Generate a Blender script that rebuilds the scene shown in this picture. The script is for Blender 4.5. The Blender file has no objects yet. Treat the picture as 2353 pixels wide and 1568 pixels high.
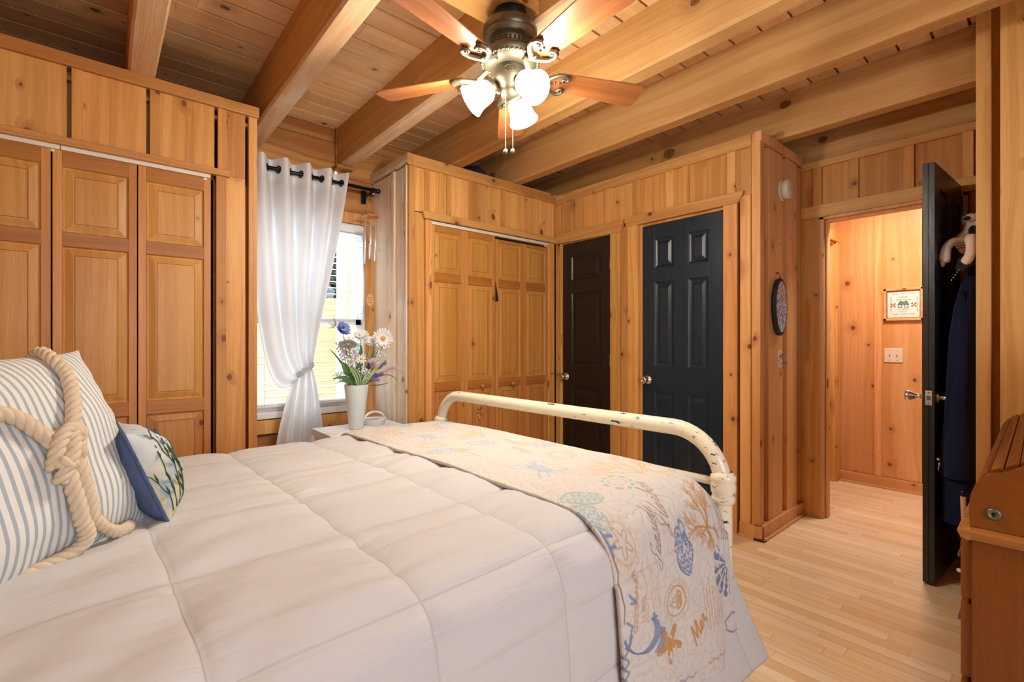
import bpy, bmesh, math, random
import numpy as np
from mathutils import Vector, Matrix, noise
random.seed(7)
SC = bpy.context.scene
COL = SC.collection
PI = math.pi

# ------------------------------------------------------------------ mesh builder
class MB:
    def __init__(s, M=None):
        s.v, s.f, s.m, s.sm = [], [], [], []
        s.M = M
    def add(s, verts, faces, mi=0, smooth=False):
        o = len(s.v)
        if s.M is not None:
            verts = [tuple(s.M @ Vector(p)) for p in verts]
        s.v.extend(tuple(p) for p in verts)
        s.f.extend(tuple(i + o for i in f) for f in faces)
        s.m.extend([mi] * len(faces)); s.sm.extend([smooth] * len(faces))
        return s
    def box(s, x0, x1, y0, y1, z0, z1, mi=0):
        if x0 > x1: x0, x1 = x1, x0
        if y0 > y1: y0, y1 = y1, y0
        if z0 > z1: z0, z1 = z1, z0
        v = [(x0,y0,z0),(x1,y0,z0),(x1,y1,z0),(x0,y1,z0),(x0,y0,z1),(x1,y0,z1),(x1,y1,z1),(x0,y1,z1)]
        return s.add(v, [(0,3,2,1),(4,5,6,7),(0,1,5,4),(1,2,6,5),(2,3,7,6),(3,0,4,7)], mi)
    def prism(s, pts, vec, mi=0):
        n = len(pts); vec = Vector(vec)
        v = [Vector(p) for p in pts] + [Vector(p) + vec for p in pts]
        f = [tuple(range(n))[::-1], tuple(range(n, 2*n))] + [(i, (i+1) % n, n+(i+1) % n, n+i) for i in range(n)]
        return s.add(v, f, mi)
    def lathe(s, prof, center=(0,0,0), axis=(0,0,1), seg=24, mi=0, smooth=True, caps=True):
        ax = Vector(axis).normalized()
        a = ax.orthogonal().normalized(); b = ax.cross(a)
        c = Vector(center); v = []; f = []
        for r, h in prof:
            for k in range(seg):
                t = 2*PI*k/seg
                v.append(c + ax*h + (a*math.cos(t) + b*math.sin(t))*r)
        for i in range(len(prof)-1):
            for k in range(seg):
                k2 = (k+1) % seg
                f.append((i*seg+k, i*seg+k2, (i+1)*seg+k2, (i+1)*seg+k))
        if caps:
            f.append(tuple(range(seg))[::-1])
            f.append(tuple(range((len(prof)-1)*seg, len(prof)*seg)))
        return s.add(v, f, mi, smooth)
    def tube(s, path, r, seg=10, mi=0, smooth=True, closed=False, flat=1.0):
        P = [Vector(p) for p in path]; n = len(P)
        rr = r if isinstance(r, (list, tuple)) else [r]*n
        v = []; f = []
        def tan(i):
            if closed: return (P[(i+1) % n]-P[i-1]).normalized()
            if i == 0: return (P[1]-P[0]).normalized()
            if i == n-1: return (P[-1]-P[-2]).normalized()
            return (P[i+1]-P[i-1]).normalized()
        t0 = tan(0); a = t0.orthogonal().normalized()
        for i in range(n):
            t = tan(i)
            a = (a - t*a.dot(t))
            a = a.normalized() if a.length > 1e-6 else t.orthogonal().normalized()
            b = t.cross(a)
            for k in range(seg):
                w = 2*PI*k/seg
                v.append(P[i] + (a*math.cos(w) + b*math.sin(w)*flat)*rr[i])
        m = n if closed else n-1
        for i in range(m):
            for k in range(seg):
                k2 = (k+1) % seg; j = (i+1) % n
                f.append((i*seg+k, i*seg+k2, j*seg+k2, j*seg+k))
        if not closed:
            f.append(tuple(range(seg))[::-1]); f.append(tuple(range((n-1)*seg, n*seg)))
        return s.add(v, f, mi, smooth)
    def sphere(s, c, r, seg=14, rings=9, mi=0, sc=(1,1,1)):
        c = Vector(c); v = [c+Vector((0,0,r*sc[2]))]; f = []
        for i in range(1, rings):
            p = PI*i/rings
            for k in range(seg):
                t = 2*PI*k/seg
                v.append(c+Vector((r*sc[0]*math.sin(p)*math.cos(t), r*sc[1]*math.sin(p)*math.sin(t), r*sc[2]*math.cos(p))))
        v.append(c-Vector((0,0,r*sc[2]))); L = len(v)-1
        for k in range(seg):
            k2 = (k+1) % seg
            f.append((0, 1+k, 1+k2)); f.append((L, L-seg+k2, L-seg+k))
            for i in range(rings-2):
                f.append((1+i*seg+k, 1+(i+1)*seg+k, 1+(i+1)*seg+k2, 1+i*seg+k2))
        return s.add(v, f, mi, True)
    def grid(s, rows, mi=0, smooth=True, closed_u=False):
        nv = len(rows); nu = len(rows[0]); f = []
        v = [p for r in rows for p in r]
        for i in range(nv-1):
            for k in range(nu if closed_u else nu-1):
                k2 = (k+1) % nu
                f.append((i*nu+k, i*nu+k2, (i+1)*nu+k2, (i+1)*nu+k))
        return s.add(v, f, mi, smooth)
    def build(s, name, mats, parent=None, bevel=0, solid=0, sub=0, seg=2):
        me = bpy.data.meshes.new(name)
        me.from_pydata(s.v, [], s.f)
        if not isinstance(mats, (list, tuple)): mats = [mats]
        for m in mats: me.materials.append(m)
        me.polygons.foreach_set('material_index', s.m)
        me.polygons.foreach_set('use_smooth', s.sm)
        me.update()
        o = bpy.data.objects.new(name, me); COL.objects.link(o)
        if parent is not None:
            o.parent = parent
            o.matrix_parent_inverse = Matrix.Translation(-Vector(ROOTLOC.get(parent.name, (0,0,0))))
        if solid:
            md = o.modifiers.new('Solidify', 'SOLIDIFY'); md.thickness = solid; md.offset = -1
        if sub:
            md = o.modifiers.new('Subsurf', 'SUBSURF'); md.levels = sub; md.render_levels = sub
        if bevel:
            md = o.modifiers.new('Bevel', 'BEVEL'); md.width = bevel; md.segments = seg
            md.limit_method = 'ANGLE'; md.angle_limit = math.radians(40)
        return o
ROOTLOC = {}
def tag(o, label=None, cat=None, group=None, kind=None):
    if label: o['label'] = label
    if cat: o['category'] = cat
    if group: o['group'] = group
    if kind: o['kind'] = kind
    return o
def thing(name, label, cat, loc, group=None, kind=None):
    o = bpy.data.objects.new(name, None); COL.objects.link(o)
    o.empty_display_size = .05
    o.location = loc; ROOTLOC[o.name] = tuple(loc)
    return tag(o, label, cat, group, kind)
def struct(name, mb, mats, label, cat, bevel=0):
    return tag(mb.build(name, mats, None, bevel), label, cat, None, 'structure')

# ------------------------------------------------------------------ node helper
class NT:
    def __init__(s, name):
        s.m = bpy.data.materials.new(name); s.m.use_nodes = True
        s.t = s.m.node_tree; s.t.nodes.clear()
        s.out = s.n('ShaderNodeOutputMaterial')
        s.b = s.n('ShaderNodeBsdfPrincipled')
        s.t.links.new(s.b.outputs[0], s.out.inputs[0])
    def n(s, typ, **kw):
        nd = s.t.nodes.new(typ)
        for k, v in kw.items(): setattr(nd, k, v)
        return nd
    def put(s, sock, v):
        if hasattr(v, 'is_output'): s.t.links.new(v, sock)
        elif v is not None:
            if hasattr(sock.default_value, '__len__') and len(sock.default_value) == 4 and len(v) == 3: v = (*v, 1)
            sock.default_value = v
    def math(s, op, a, b=None, c=None, clamp=False):
        nd = s.n('ShaderNodeMath', operation=op); nd.use_clamp = clamp
        s.put(nd.inputs[0], a)
        if b is not None: s.put(nd.inputs[1], b)
        if c is not None: s.put(nd.inputs[2], c)
        return nd.outputs[0]
    def vec(s, op, a, b=None):
        nd = s.n('ShaderNodeVectorMath', operation=op)
        s.put(nd.inputs[0], a)
        if b is not None: s.put(nd.inputs[1], b)
        return nd.outputs['Value'] if op in ('LENGTH', 'DOT_PRODUCT', 'DISTANCE') else nd.outputs[0]
    def comb(s, x, y, z):
        nd = s.n('ShaderNodeCombineXYZ')
        for i, v in enumerate((x, y, z)): s.put(nd.inputs[i], v)
        return nd.outputs[0]
    def sep(s, v):
        nd = s.n('ShaderNodeSeparateXYZ'); s.put(nd.inputs[0], v); return nd.outputs
    def coord(s, kind='Object'): return s.n('ShaderNodeTexCoord').outputs[kind]
    def noise(s, v, scale=1, detail=2, rough=.5, dist=0):
        nd = s.n('ShaderNodeTexNoise'); s.put(nd.inputs['Vector'], v)
        nd.inputs['Scale'].default_value = scale; nd.inputs['Detail'].default_value = detail
        nd.inputs['Roughness'].default_value = rough; nd.inputs['Distortion'].default_value = dist
        return nd.outputs['Fac']
    def mix(s, fac, a, b, mode='MIX'):
        nd = s.n('ShaderNodeMix', data_type='RGBA', blend_type=mode)
        s.put(nd.inputs[0], fac); s.put(nd.inputs[6], a); s.put(nd.inputs[7], b)
        return nd.outputs[2]
    def rng(s, v, a, b, c=0, d=1, smooth=True):
        nd = s.n('ShaderNodeMapRange'); nd.interpolation_type = 'SMOOTHSTEP' if smooth else 'LINEAR'
        for i, x in enumerate((v, a, b, c, d)): s.put(nd.inputs[i], x)
        return nd.outputs[0]
    def bump(s, h, strength=.3, dist=.005):
        nd = s.n('ShaderNodeBump'); nd.inputs['Strength'].default_value = strength
        nd.inputs['Distance'].default_value = dist
        s.put(nd.inputs['Height'], h); s.t.links.new(nd.outputs[0], s.b.inputs['Normal'])
    def set(s, **kw):
        names = dict(color='Base Color', rough='Roughness', metal='Metallic', spec='Specular IOR Level', sheen='Sheen Weight',
                     emis='Emission Color', es='Emission Strength', trans='Transmission Weight', coat='Coat Weight', alpha='Alpha', ior='IOR',
                     sss='Subsurface Weight')
        for k, v in kw.items(): s.put(s.b.inputs[names[k]], v)
        return s.m

def plain(name, color, rough=.5, metal=0, spec=.5, **kw):
    t = NT(name); t.set(color=color, rough=rough, metal=metal, spec=spec, **kw); return t.m

KNOT = (.15, .045, .011)
def wood(name, light, dark, axis='Z', rough=.42, knot=1.0, vary=.16, knotsize=1.0, spec=.4, grain=1.0, wear_glare=None, cell=(.14, .36), bump=.25, coat=0, knotcol=KNOT):
    """boards whose grain runs along AXIS: growth rings, fine fibre, knots with swirling grain; every board (mesh island) differs"""
    t = NT(name)
    P = t.sep(t.coord()); x, y, z = P[0], P[1], P[2]
    ri = t.n('ShaderNodeNewGeometry').outputs['Random Per Island']
    if axis == 'Z': u, v = t.math('ADD', x, t.math('MULTIPLY', y, .87)), z
    elif axis == 'X': u, v = t.math('ADD', y, t.math('MULTIPLY', z, .91)), x
    else: u, v = t.math('ADD', x, t.math('MULTIPLY', z, .91)), y
    u = t.math('MULTIPLY_ADD', ri, 7.31, u); v = t.math('MULTIPLY_ADD', ri, 13.7, v)
    A, B = 1/cell[0], 1/cell[1]
    vc = t.comb(t.math('MULTIPLY', u, A), t.math('MULTIPLY', v, B), 0)
    vo = t.n('ShaderNodeTexVoronoi', voronoi_dimensions='2D'); t.put(vo.inputs['Vector'], vc); vo.inputs['Scale'].default_value = 1
    dl = t.vec('MULTIPLY', t.vec('SUBTRACT', vo.outputs['Position'], vc), (1/A, .72/B, 0))
    d = t.vec('LENGTH', dl)
    cr = t.sep(vo.outputs['Color'])
    r = t.math('MULTIPLY', t.math('GREATER_THAN', cr[0], 1-.62*knot), t.math('MULTIPLY_ADD', t.math('POWER', cr[1], 1.6), .0125*knotsize, .0035*knotsize))
    r = t.math('ADD', r, 1e-5)
    wob = t.math('MULTIPLY', t.noise(t.comb(u, v, ri), 60, 1), .3)
    dr = t.math('ADD', t.math('DIVIDE', d, r), wob)
    core = t.math('SUBTRACT', 1, t.rng(dr, .95, 1.3))
    halo = t.math('MULTIPLY', t.math('SUBTRACT', 1, t.rng(dr, .8, 4.8)), t.math('GREATER_THAN', r, 1e-3))
    gu = t.math('ADD', u, t.math('MULTIPLY', halo, .045))
    warp = t.math('MULTIPLY', t.math('SUBTRACT', t.noise(t.comb(t.math('MULTIPLY', u, 2.2), t.math('MULTIPLY', v, .8), ri), 1.1, 1.5), .5), .11*grain)
    gu = t.math('ADD', gu, warp)
    n1 = t.noise(t.comb(t.math('MULTIPLY', gu, 34), t.math('MULTIPLY', v, .45), ri), 1, 2.5)
    n2 = t.noise(t.comb(t.math('MULTIPLY', gu, 5), t.math('MULTIPLY', v, .4), 3), 1, 1)
    n3 = t.noise(t.comb(t.math('MULTIPLY', u, 260), t.math('MULTIPLY', v, 7), ri), 1, 2)
    ring = t.rng(n1, .40, .60)
    f = t.math('ADD', t.math('MULTIPLY', ring, .34*grain), t.math('ADD', t.math('MULTIPLY', t.rng(n2, .3, .7), .5*grain), t.math('MULTIPLY', t.math('SUBTRACT', n3, .42), .6)), clamp=True)
    col = t.mix(f, light, dark)
    col = t.mix(t.math('MULTIPLY', halo, .42), col, tuple(.62*c for c in dark))
    kr = t.rng(t.math('SINE', t.math('MULTIPLY', dr, 11)), -1, 1)
    kc = t.mix(t.math('MULTIPLY', kr, .6), knotcol, tuple(.6*c for c in dark))
    col = t.mix(core, col, kc)
    br = t.math('MULTIPLY_ADD', t.math('FRACT', t.math('MULTIPLY', ri, 17.3)), 2*vary, 1-vary)
    hsv = t.n('ShaderNodeHueSaturation'); t.put(hsv.inputs['Color'], col); t.put(hsv.inputs['Value'], br)
    t.put(hsv.inputs['Hue'], t.math('MULTIPLY_ADD', t.math('FRACT', t.math('MULTIPLY', ri, 31.7)), .012, .496))
    col = hsv.outputs[0]
    if wear_glare:  # patchy paler tone: weathering, and window light painted into the wood
        w = t.rng(t.noise(t.comb(t.math('MULTIPLY', u, 9), t.math('MULTIPLY', v, 1.4), 9), 1, 4, .65), .5, .68)
        col = t.mix(t.math('MULTIPLY', w, .75), col, wear_glare)
    t.set(color=col, rough=t.math('MULTIPLY_ADD', n3, .18, rough-.06), spec=spec, coat=coat)
    t.bump(t.math('ADD', n3, t.math('MULTIPLY', n1, .5)), bump, .002)
    return t.m

# ------------------------------------------------------------------ materials
HL, HD = (.79,.44,.155), (.53,.21,.045)          # honey pine light / dark
PINE = {a: wood('honey_pine_'+a.lower(), HL, HD, a, knot=1.1, knotsize=1.25, cell=(.14,.36), vary=.19) for a in 'XYZ'}
ALC = {a: wood('amber_pine_'+a.lower(), (.71,.36,.11), (.46,.165,.032), a) for a in 'XYZ'}
DOORW = {a: wood('closet_pine_'+a.lower(), (.65,.31,.085), (.44,.15,.026), a, knot=.10, rough=.36, vary=.09, grain=.8) for a in 'XZ'}
RAILW = wood('closet_rail_pine', (.50,.205,.042), (.34,.11,.017), 'X', knot=.1, rough=.36, vary=.1)
CEILW = wood('ceiling_pine', (.86,.57,.315), (.68,.385,.165), 'X', rough=.36, knot=1.0, knotsize=1.0, vary=.10, cell=(.13,.42), knotcol=(.05,.035,.03))
BEAMW = wood('beam_pine', (.70,.40,.15), (.48,.22,.058), 'Y', rough=.62, knot=.95, knotsize=2.3, vary=.1, cell=(.24,.62), bump=.6)
BEAMG = wood('weathered_daylit_beam_pine', (.74,.50,.30), (.56,.32,.15), 'Y', rough=.62, knot=.6, knotsize=1.2, vary=.04, cell=(.3,.9), bump=.7, wear_glare=(.70,.60,.52))  # weathered sawn faces, whitened further with window light painted into the colour
LOGW = wood('rough_log_pine', (.56,.27,.085), (.32,.115,.028), 'X', rough=.5, knot=.9, vary=.18, grain=1.6)
GLAREW = wood('window_glare_pine', (.80,.66,.50), (.62,.42,.26), 'Z', rough=.34, knot=.8, vary=.06, wear_glare=(.82,.79,.73))  # glare from the window painted into the boards as a pale tone
HALLW = wood('hall_pine', (.78,.42,.19), (.58,.25,.075), 'Z', rough=.4, knot=.9, vary=.1)
HALLX = wood('hall_pine_y', (.78,.42,.19), (.58,.25,.075), 'Y', rough=.4, knot=.9, vary=.1)
DESKW = {a: wood('cherry_desk_'+a.lower(), (.21,.058,.0045), (.145,.036,.003), a, knot=0, rough=.30, vary=.05, grain=.7, spec=.35) for a in 'XYZ'}
DESKE = wood('desk_edge_wood', (.40,.16,.035), (.30,.105,.02), 'Y', knot=0, rough=.25, vary=.04)
BLADEW = wood('blade_walnut', (.42,.16,.07), (.27,.075,.03), 'Z', knot=0, rough=.35, vary=.05)
DARKIN = wood('closet_back_pine', (.55,.28,.09), (.38,.15,.035), 'Z', knot=.3, rough=.6)
WHITE = plain('white_paint', (.80,.80,.78), .4)
VINYL = plain('white_vinyl', (.82,.84,.86), .35)
IVORY = plain('ivory_plastic', (.74,.64,.50), .4)
CREAM = plain('cream_track', (.78,.72,.60), .45)
BLACKM = plain('black_metal', (.012,.013,.016), .3, .6)
STEEL = plain('brushed_steel', (.72,.70,.67), .25, 1)
BRASS = plain('antique_pewter', (.17,.145,.10), .45, .75)
BRASSD = plain('antique_pewter_dark', (.13,.11,.075), .33, .8)
CHROME = plain('chime_aluminium', (.82,.84,.87), .38, .6)
def doorpaint(name, c, rough=.33):
    t = NT(name); P = t.sep(t.coord())
    g = t.noise(t.comb(t.math('MULTIPLY', t.math('ADD', P[0], P[1]), 300), t.math('MULTIPLY', t.math('ADD', P[0], P[1]), 10), t.math('MULTIPLY', P[2], 9)), 1, 2, .5, 1.2)
    t.set(color=c, rough=rough, spec=.5); t.bump(g, .35, .0015); return t.m
BLKDOOR = doorpaint('black_door_paint', (.010,.008,.007))
NAVYDOOR = doorpaint('navy_black_door_paint', (.007,.022,.040))
OPENDOOR = doorpaint('black_open_door_paint', (.014,.017,.017))
# ------------------------------------------------------------------ room shell
YF, YW = 2.84, 3.40          # closet fronts, window wall
XB, XE = 2.95, 3.62          # wall with the black doors, entry wall in the alcove
def floor_mat():
    t = NT('maple_strip_floor'); P = t.sep(t.coord()); x, y = P[0], P[1]
    W = .057
    sx = t.math('DIVIDE', x, W); row = t.math('FLOOR', sx); fx = t.math('FRACT', sx)
    wn = t.n('ShaderNodeTexWhiteNoise', noise_dimensions='1D'); t.put(wn.inputs['W'], row)
    L = t.math('MULTIPLY_ADD', wn.outputs['Value'], .5, .55)
    sy = t.math('ADD', t.math('DIVIDE', y, L), t.math('MULTIPLY', wn.outputs['Value'], 37.0))
    bd = t.math('FLOOR', sy); fy = t.math('FRACT', sy)
    w2 = t.n('ShaderNodeTexWhiteNoise', noise_dimensions='2D'); t.put(w2.inputs['Vector'], t.comb(row, bd, 0))
    r = w2.outputs['Value']
    g = t.noise(t.comb(t.math('MULTIPLY', x, 60), t.math('MULTIPLY', y, 2.2), t.math('MULTIPLY', r, 50)), 1, 3, .6, .6)
    c = t.mix(t.rng(g, .35, .75), (.86,.68,.46), (.76,.55,.33))
    c = t.mix(t.rng(r, .55, 1), c, (.76,.53,.30))
    c = t.mix(t.math('MULTIPLY', t.rng(r, .0, .22, 1, 0), .6), c, (.92,.77,.56))
    st = t.rng(t.noise(t.comb(t.math('MULTIPLY', x, 40), t.math('MULTIPLY', y, 5), r), 1, 2), .66, .76)
    c = t.mix(t.math('MULTIPLY', st, .5), c, (.55,.30,.13))
    ex = t.math('MINIMUM', fx, t.math('SUBTRACT', 1, fx)); ey = t.math('MULTIPLY', t.math('MINIMUM', fy, t.math('SUBTRACT', 1, fy)), 12)
    gap = t.rng(t.math('MINIMUM', ex, ey), .0, .025)
    c = t.mix(gap, (.50,.31,.16), c)
    t.set(color=c, rough=t.math('MULTIPLY_ADD', g, .1, .14), spec=.5)
    t.bump(gap, .25, .001)
    return t.m
FLOORM = floor_mat()
struct('floor', MB().box(-1.0, 5.2, -1.6, 3.5, -.05, 0), FLOORM, 'pale maple strip floor of the bedroom and hall', 'floor')

# ceiling: tongue and groove boards on the beams
rc = random.Random(3)
mb = MB().box(-1.05, 5.2, -1.65, 3.5, 2.730, 2.76)
y = -1.6
while y < 3.46:
    x = -1.05 + rc.uniform(-1.2, 0)
    while x < 5.2:
        L = rc.uniform(1.5, 3.2); a, b = max(x, -1.05), min(x+L-.001, 5.2)
        if b > a + .02:
            y0, y1 = y+.0055, y+.1295
            mb.prism([(a,y0,2.731),(a,y0,2.7012),(a,y0+.0012,2.70),(a,y1-.0012,2.70),(a,y1,2.7012),(a,y1,2.731)], (b-a,0,0))
        x += L
    y += .135
struct('ceiling', mb, CEILW, 'light knotty pine tongue and groove plank ceiling', 'ceiling')

# ceiling beams (rough sawn); label, x0, x1, bottom z, y0, y1, material
BEAMS = [
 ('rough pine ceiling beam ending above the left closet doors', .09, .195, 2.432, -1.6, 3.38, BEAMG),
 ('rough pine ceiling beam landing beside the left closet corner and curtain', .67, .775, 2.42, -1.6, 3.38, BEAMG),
 ('weathered ceiling beam with window light painted pale underneath, passing behind the ceiling fan to the window wall', 1.275, 1.37, 2.42, -1.6, 3.38, BEAMG),
 ('pine ceiling beam between the fan blades and the right closet top', 1.88, 1.98, 2.432, -1.6, 3.38, BEAMW),
 ('big knotty pine ceiling beam with round knots in front of the black doors', 2.455, 2.55, 2.432, -1.6, 3.38, BEAMW),
 ('knotty pine beam over the black door closet and the alcove opening', 3.17, 3.27, 2.432, -1.6, 3.38, BEAMW),
 ('shaded pine beam above the boards over the entry door', 3.66, 3.76, 2.39, .2, 1.4, BEAMW)]
for lb, x0, x1, zb, y0, y1, m in BEAMS:
    mb = MB(); n = 60
    # slightly uneven sawn edges
    rows = []
    for i in range(n+1):
        yy = y0 + (y1-y0)*i/n
        e = .004*noise.noise((x0*9, yy*4, 0)); e2 = .004*noise.noise((x0*9, yy*4, 7)); e3 = .003*noise.noise((x0*9, yy*3, 3))
        rows.append([(x0+e, yy, 2.705), (x0+e*.5, yy, zb+.012), (x0+.010+e, yy, zb+e3), (x1-.010+e2, yy, zb+e3), (x1+e2*.5, yy, zb+.012), (x1+e2, yy, 2.705)])
    mb.grid(rows, smooth=False, closed_u=True)
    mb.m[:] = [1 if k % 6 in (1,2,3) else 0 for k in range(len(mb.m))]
    mb.add(rows[0], [(0,1,2,3,4,5)]); mb.add(rows[-1], [(5,4,3,2,1,0)])
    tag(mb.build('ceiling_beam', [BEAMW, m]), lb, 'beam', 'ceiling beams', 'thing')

# ---------------- window wall (rough boards / logs) with opening X .62..1.487, Z .70..2.035
mb = MB()
rw = random.Random(5)
for z0, z1 in ((2.60,2.70),(2.365,2.60),(2.12,2.365)):
    mb.box(-1.0, 1.262, YW, YW+.08, z0+.001, z1-.001); mb.box(1.282, 3.7, YW+.004, YW+.08, z0+.001, z1-.001)
mb.box(-1.0, 3.7, YW, YW+.08, 2.036, 2.12)
mb.box(-1.0, .62, YW, YW+.08, .0, 2.036); mb.box(1.487, 3.7, YW+.02, YW+.08, 0, 2.036)
z = 0.0
while z < .57:
    mb.box(.62, 1.487, YW+.012, YW+.08, z+.004, min(z+.14, .60)-.004); z += .14
mb.box(.62, 1.487, YW+.03, YW+.08, 0, .70)
struct('wall_window', mb, LOGW, 'rough amber pine board wall around the window', 'wall', .004)
mb = MB().box(1.262, 1.282, YW-.015, YW+.02, 2.41, 2.70)
mb.box(1.24, 1.36, YW-.10, YW, 2.395, 2.415)
struct('trim_1', mb, LOGW, 'narrow pine nailer strip beside the beam end on the window wall', 'trim', .002)
# window casing
mb = MB().box(1.487, 1.572, YW-.022, YW+.02, .57, 2.035).box(.56, 1.572, YW-.022, YW+.02, 2.037, 2.115)
mb.box(.56, 1.572, YW-.024, YW+.02, .575, .665)
struct('trim_2', mb, [PINE['Z']], 'reddish pine casing around the window', 'trim', .003)

# ---------------- left closet
LT = 2.433
def gapped(mb, axis, edges, lo, hi, z0, z1, d0, d1, mi=0):
    for a, b in edges:
        (mb.box(a, b, d0, d1, z0, z1, mi) if axis == 'x' else mb.box(d0, d1, a, b, z0, z1, mi))
mb = MB()
bd = [(-1.0,-.66),(-.645,-.39),(-.377,-.116),(-.101,.16),(.173,.437),(.451,.578)]
gapped(mb, 'x', bd[:-1], 0, 0, 2.03, 2.40, YF, YF+.02)
mb.box(.443, .578, YF, YF+.022, 0, 2.04); mb.box(.451, .578, YF, YF+.02, 2.04, 2.40)
mb.box(.593, .635, YF-.002, YF+.05, 0, 2.40)
for x in (-.645,-.377,-.101,.173,.451):
    mb.box(x, x+.039, YF-.006, YF+.01, 2.05, 2.39)
mb.box(.443, .487, YF-.012, YF+.01, 0, 2.04)
mb.box(-1.0, .62, YF+.055, YF+.07, 2.02, 2.40, 2); mb.box(.44, .60, YF+.055, YF+.07, 0, 2.4, 2)
mb.box(.615, .635, YF+.03, YW, 0, 2.40)
mb.box(-1.0, .635, YF+.02, YW, 2.33, 2.35, 1)
mb.box(-1.0, .45, YF+.35, YF+.37, 0, 2.33, 1)
struct('wall_left', mb, [ALC['Z'], DARKIN, ALC['Z']], 'honey pine board front of the left built-in closet', 'wall', .002)
mb = MB().box(-1.0, .641, YF-.022, YF+.05, 2.378, LT, 0)
struct('trim_3', mb, ALC['X'], 'horizontal pine cap board along the left closet top', 'trim', .003)
mb = MB().box(-1.0, .504, YF-.024, YF+.012, 2.034, 2.063, 0).box(-1.0, .504, YF-.030, YF+.012, 2.028, 2.036, 0)
struct('trim_4', mb, ALC['X'], 'pine header strip above the left closet door track', 'trim', .003)
struct('wall_head', MB().box(-1.06, -1.0, -1.6, 3.48, 0, 2.72), ALC['Z'], 'pine wall at the head of the bed', 'wall')

# ---------------- right closet (front Y=2.84, side X=1.55)
mb = MB()
mb.box(1.55, 1.59, YF, YF+.03, 0, 2.36)                      # corner strip
mb.box(1.592, 1.667, YF+.008, YF+.03, 0, 2.06)
ed = [(1.592,1.678),(1.68,1.80),(1.802,1.86),(1.862,2.05),(2.052,2.21),(2.212,2.36),(2.362,2.52),(2.522,2.70),(2.702,2.93)]
gapped(mb, 'x', ed, 0, 0, 2.05, 2.36, YF+.008, YF+.03)
for x in (1.668, 1.78, 1.842, 2.03, 2.345, 2.69):
    mb.box(x, x+.04, YF-.002, YF+.02, 2.06, 2.36)
mb.box(1.669, 1.714, YF-.012, YF+.03, 0, 2.01)
mb.box(2.859, 2.945, YF-.004, YF+.03, 0, 2.01); mb.box(2.862, 2.905, YF-.014, YF+.03, 0, 2.01)
mb.box(1.60, 2.95, YF+.03, YF+.04, 2.02, 2.36, 1); mb.box(2.925, 2.965, YF-.004, YF+.03, 0, 2.36)
mb.box(1.6, 3.6, YF+.35, YF+.37, 0, 2.35, 1); mb.box(1.56, 3.6, YF+.03, YW, 2.345, 2.365, 1)
struct('wall_closet', mb, [PINE['Z'], DARKIN], 'knotty pine board front of the right corner closet', 'wall', .002)
mb = MB()
mb.box(1.55, 1.57, YF+.03, 3.034, 0, 2.36); mb.box(1.535, 1.57, 3.036, 3.074, 0, 2.36); mb.box(1.556, 1.57, 3.074, 3.088, 0, 2.36); mb.box(1.55, 1.57, 3.09, YW, 0, 2.36)
mb.box(1.541, 1.57, 2.87, 2.885, 0, 2.36)
struct('wall_closet_side', mb, GLAREW, 'pine board side of the right closet by the window, window glare painted in', 'wall', .002)
mb = MB().box(1.571, 2.95, YF-.012, YF+.03, 2.353, 2.428).box(1.528, 1.571, YF-.014, YF-.012, 2.353, 2.431)
struct('trim_5', mb, PINE['X'], 'horizontal pine cap board along the right closet top', 'trim', .003)
mb = MB().box(1.528, 1.57, YF-.012, YW, 2.375, 2.43)
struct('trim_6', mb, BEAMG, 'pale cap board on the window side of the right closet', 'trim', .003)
mb = MB().prism([(1.639,YF-.026,2.062),(1.655,YF-.026,2.012),(2.93,YF-.026,2.012),(2.93,YF-.026,2.062)], (0,.03,0))
struct('trim_7', mb, PINE['X'], 'pine header board above the right closet doors', 'trim', .003)

# ---------------- wall with the two black doors (X=2.95)
mb = MB()
B0, B1 = XB, XB+.03
top = [(1.17,1.222),(1.224,1.312),(1.364,1.618),(1.664,1.726),(1.79,1.998),(2.059,2.24),(2.308,2.529),(2.619,2.742),(2.772,2.84)]
eds = [1.222,1.338,1.64,1.758,2.028,2.274,2.574,2.757,2.84]
for a, b in zip(eds[:-1], eds[1:]): mb.box(B0+.006, B1, a+.001, b-.001, 2.06, 2.36)
for a, b in ((1.312,1.364),(1.618,1.664),(1.726,1.79),(1.998,2.059),(2.24,2.308),(2.529,2.619),(2.742,2.772)):
    mb.box(B0-.008, B1, a, b, 2.06, 2.36)
mb.box(B0-.002, B1, 1.17, 1.219, 0, 2.42)                   # corner post
mb.box(B0-.008, B1, 1.222, 1.284, 0, 2.06)                  # batten at corner
mb.box(B0-.014, B1, 1.30, 1.385, 0, 2.03)                   # casing right of wide door
mb.box(B0-.014, B1, 2.008, 2.098, 0, 2.03)                  # casing left of wide door
mb.box(B0+.012, B1+.05, 1.983, 2.006, 0, 2.03); mb.box(B0+.012, B1+.05, 1.374, 1.387, 0, 2.03)
mb.box(B0, B1, 2.10, 2.166, 0, 2.03)
mb.box(B0-.012, B1, 2.168, 2.258, 0, 2.0); mb.box(B0+.012, B1+.05, 2.256, 2.266, 0, 2.0)
mb.box(B0, B1, 2.782, 2.84, 0, 2.06); mb.box(B0-.010, B1+.05, 2.767, 2.783, 0, 2.0)
mb.box(B0+.012, B1+.05, 1.387, 1.983, 2.006, 2.03); mb.box(B0+.012, B1+.05, 2.26, 2.77, 1.996, 2.03)
mb.box(B1, B1+.01, 1.19, 2.84, 2.0, 2.36, 1); mb.box(B1+.06, B1+.08, 1.2, 2.84, 0, 2.1, 1)
mb.box(B1, 3.6, 1.2, 2.86, 2.345, 2.365, 1)
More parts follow.
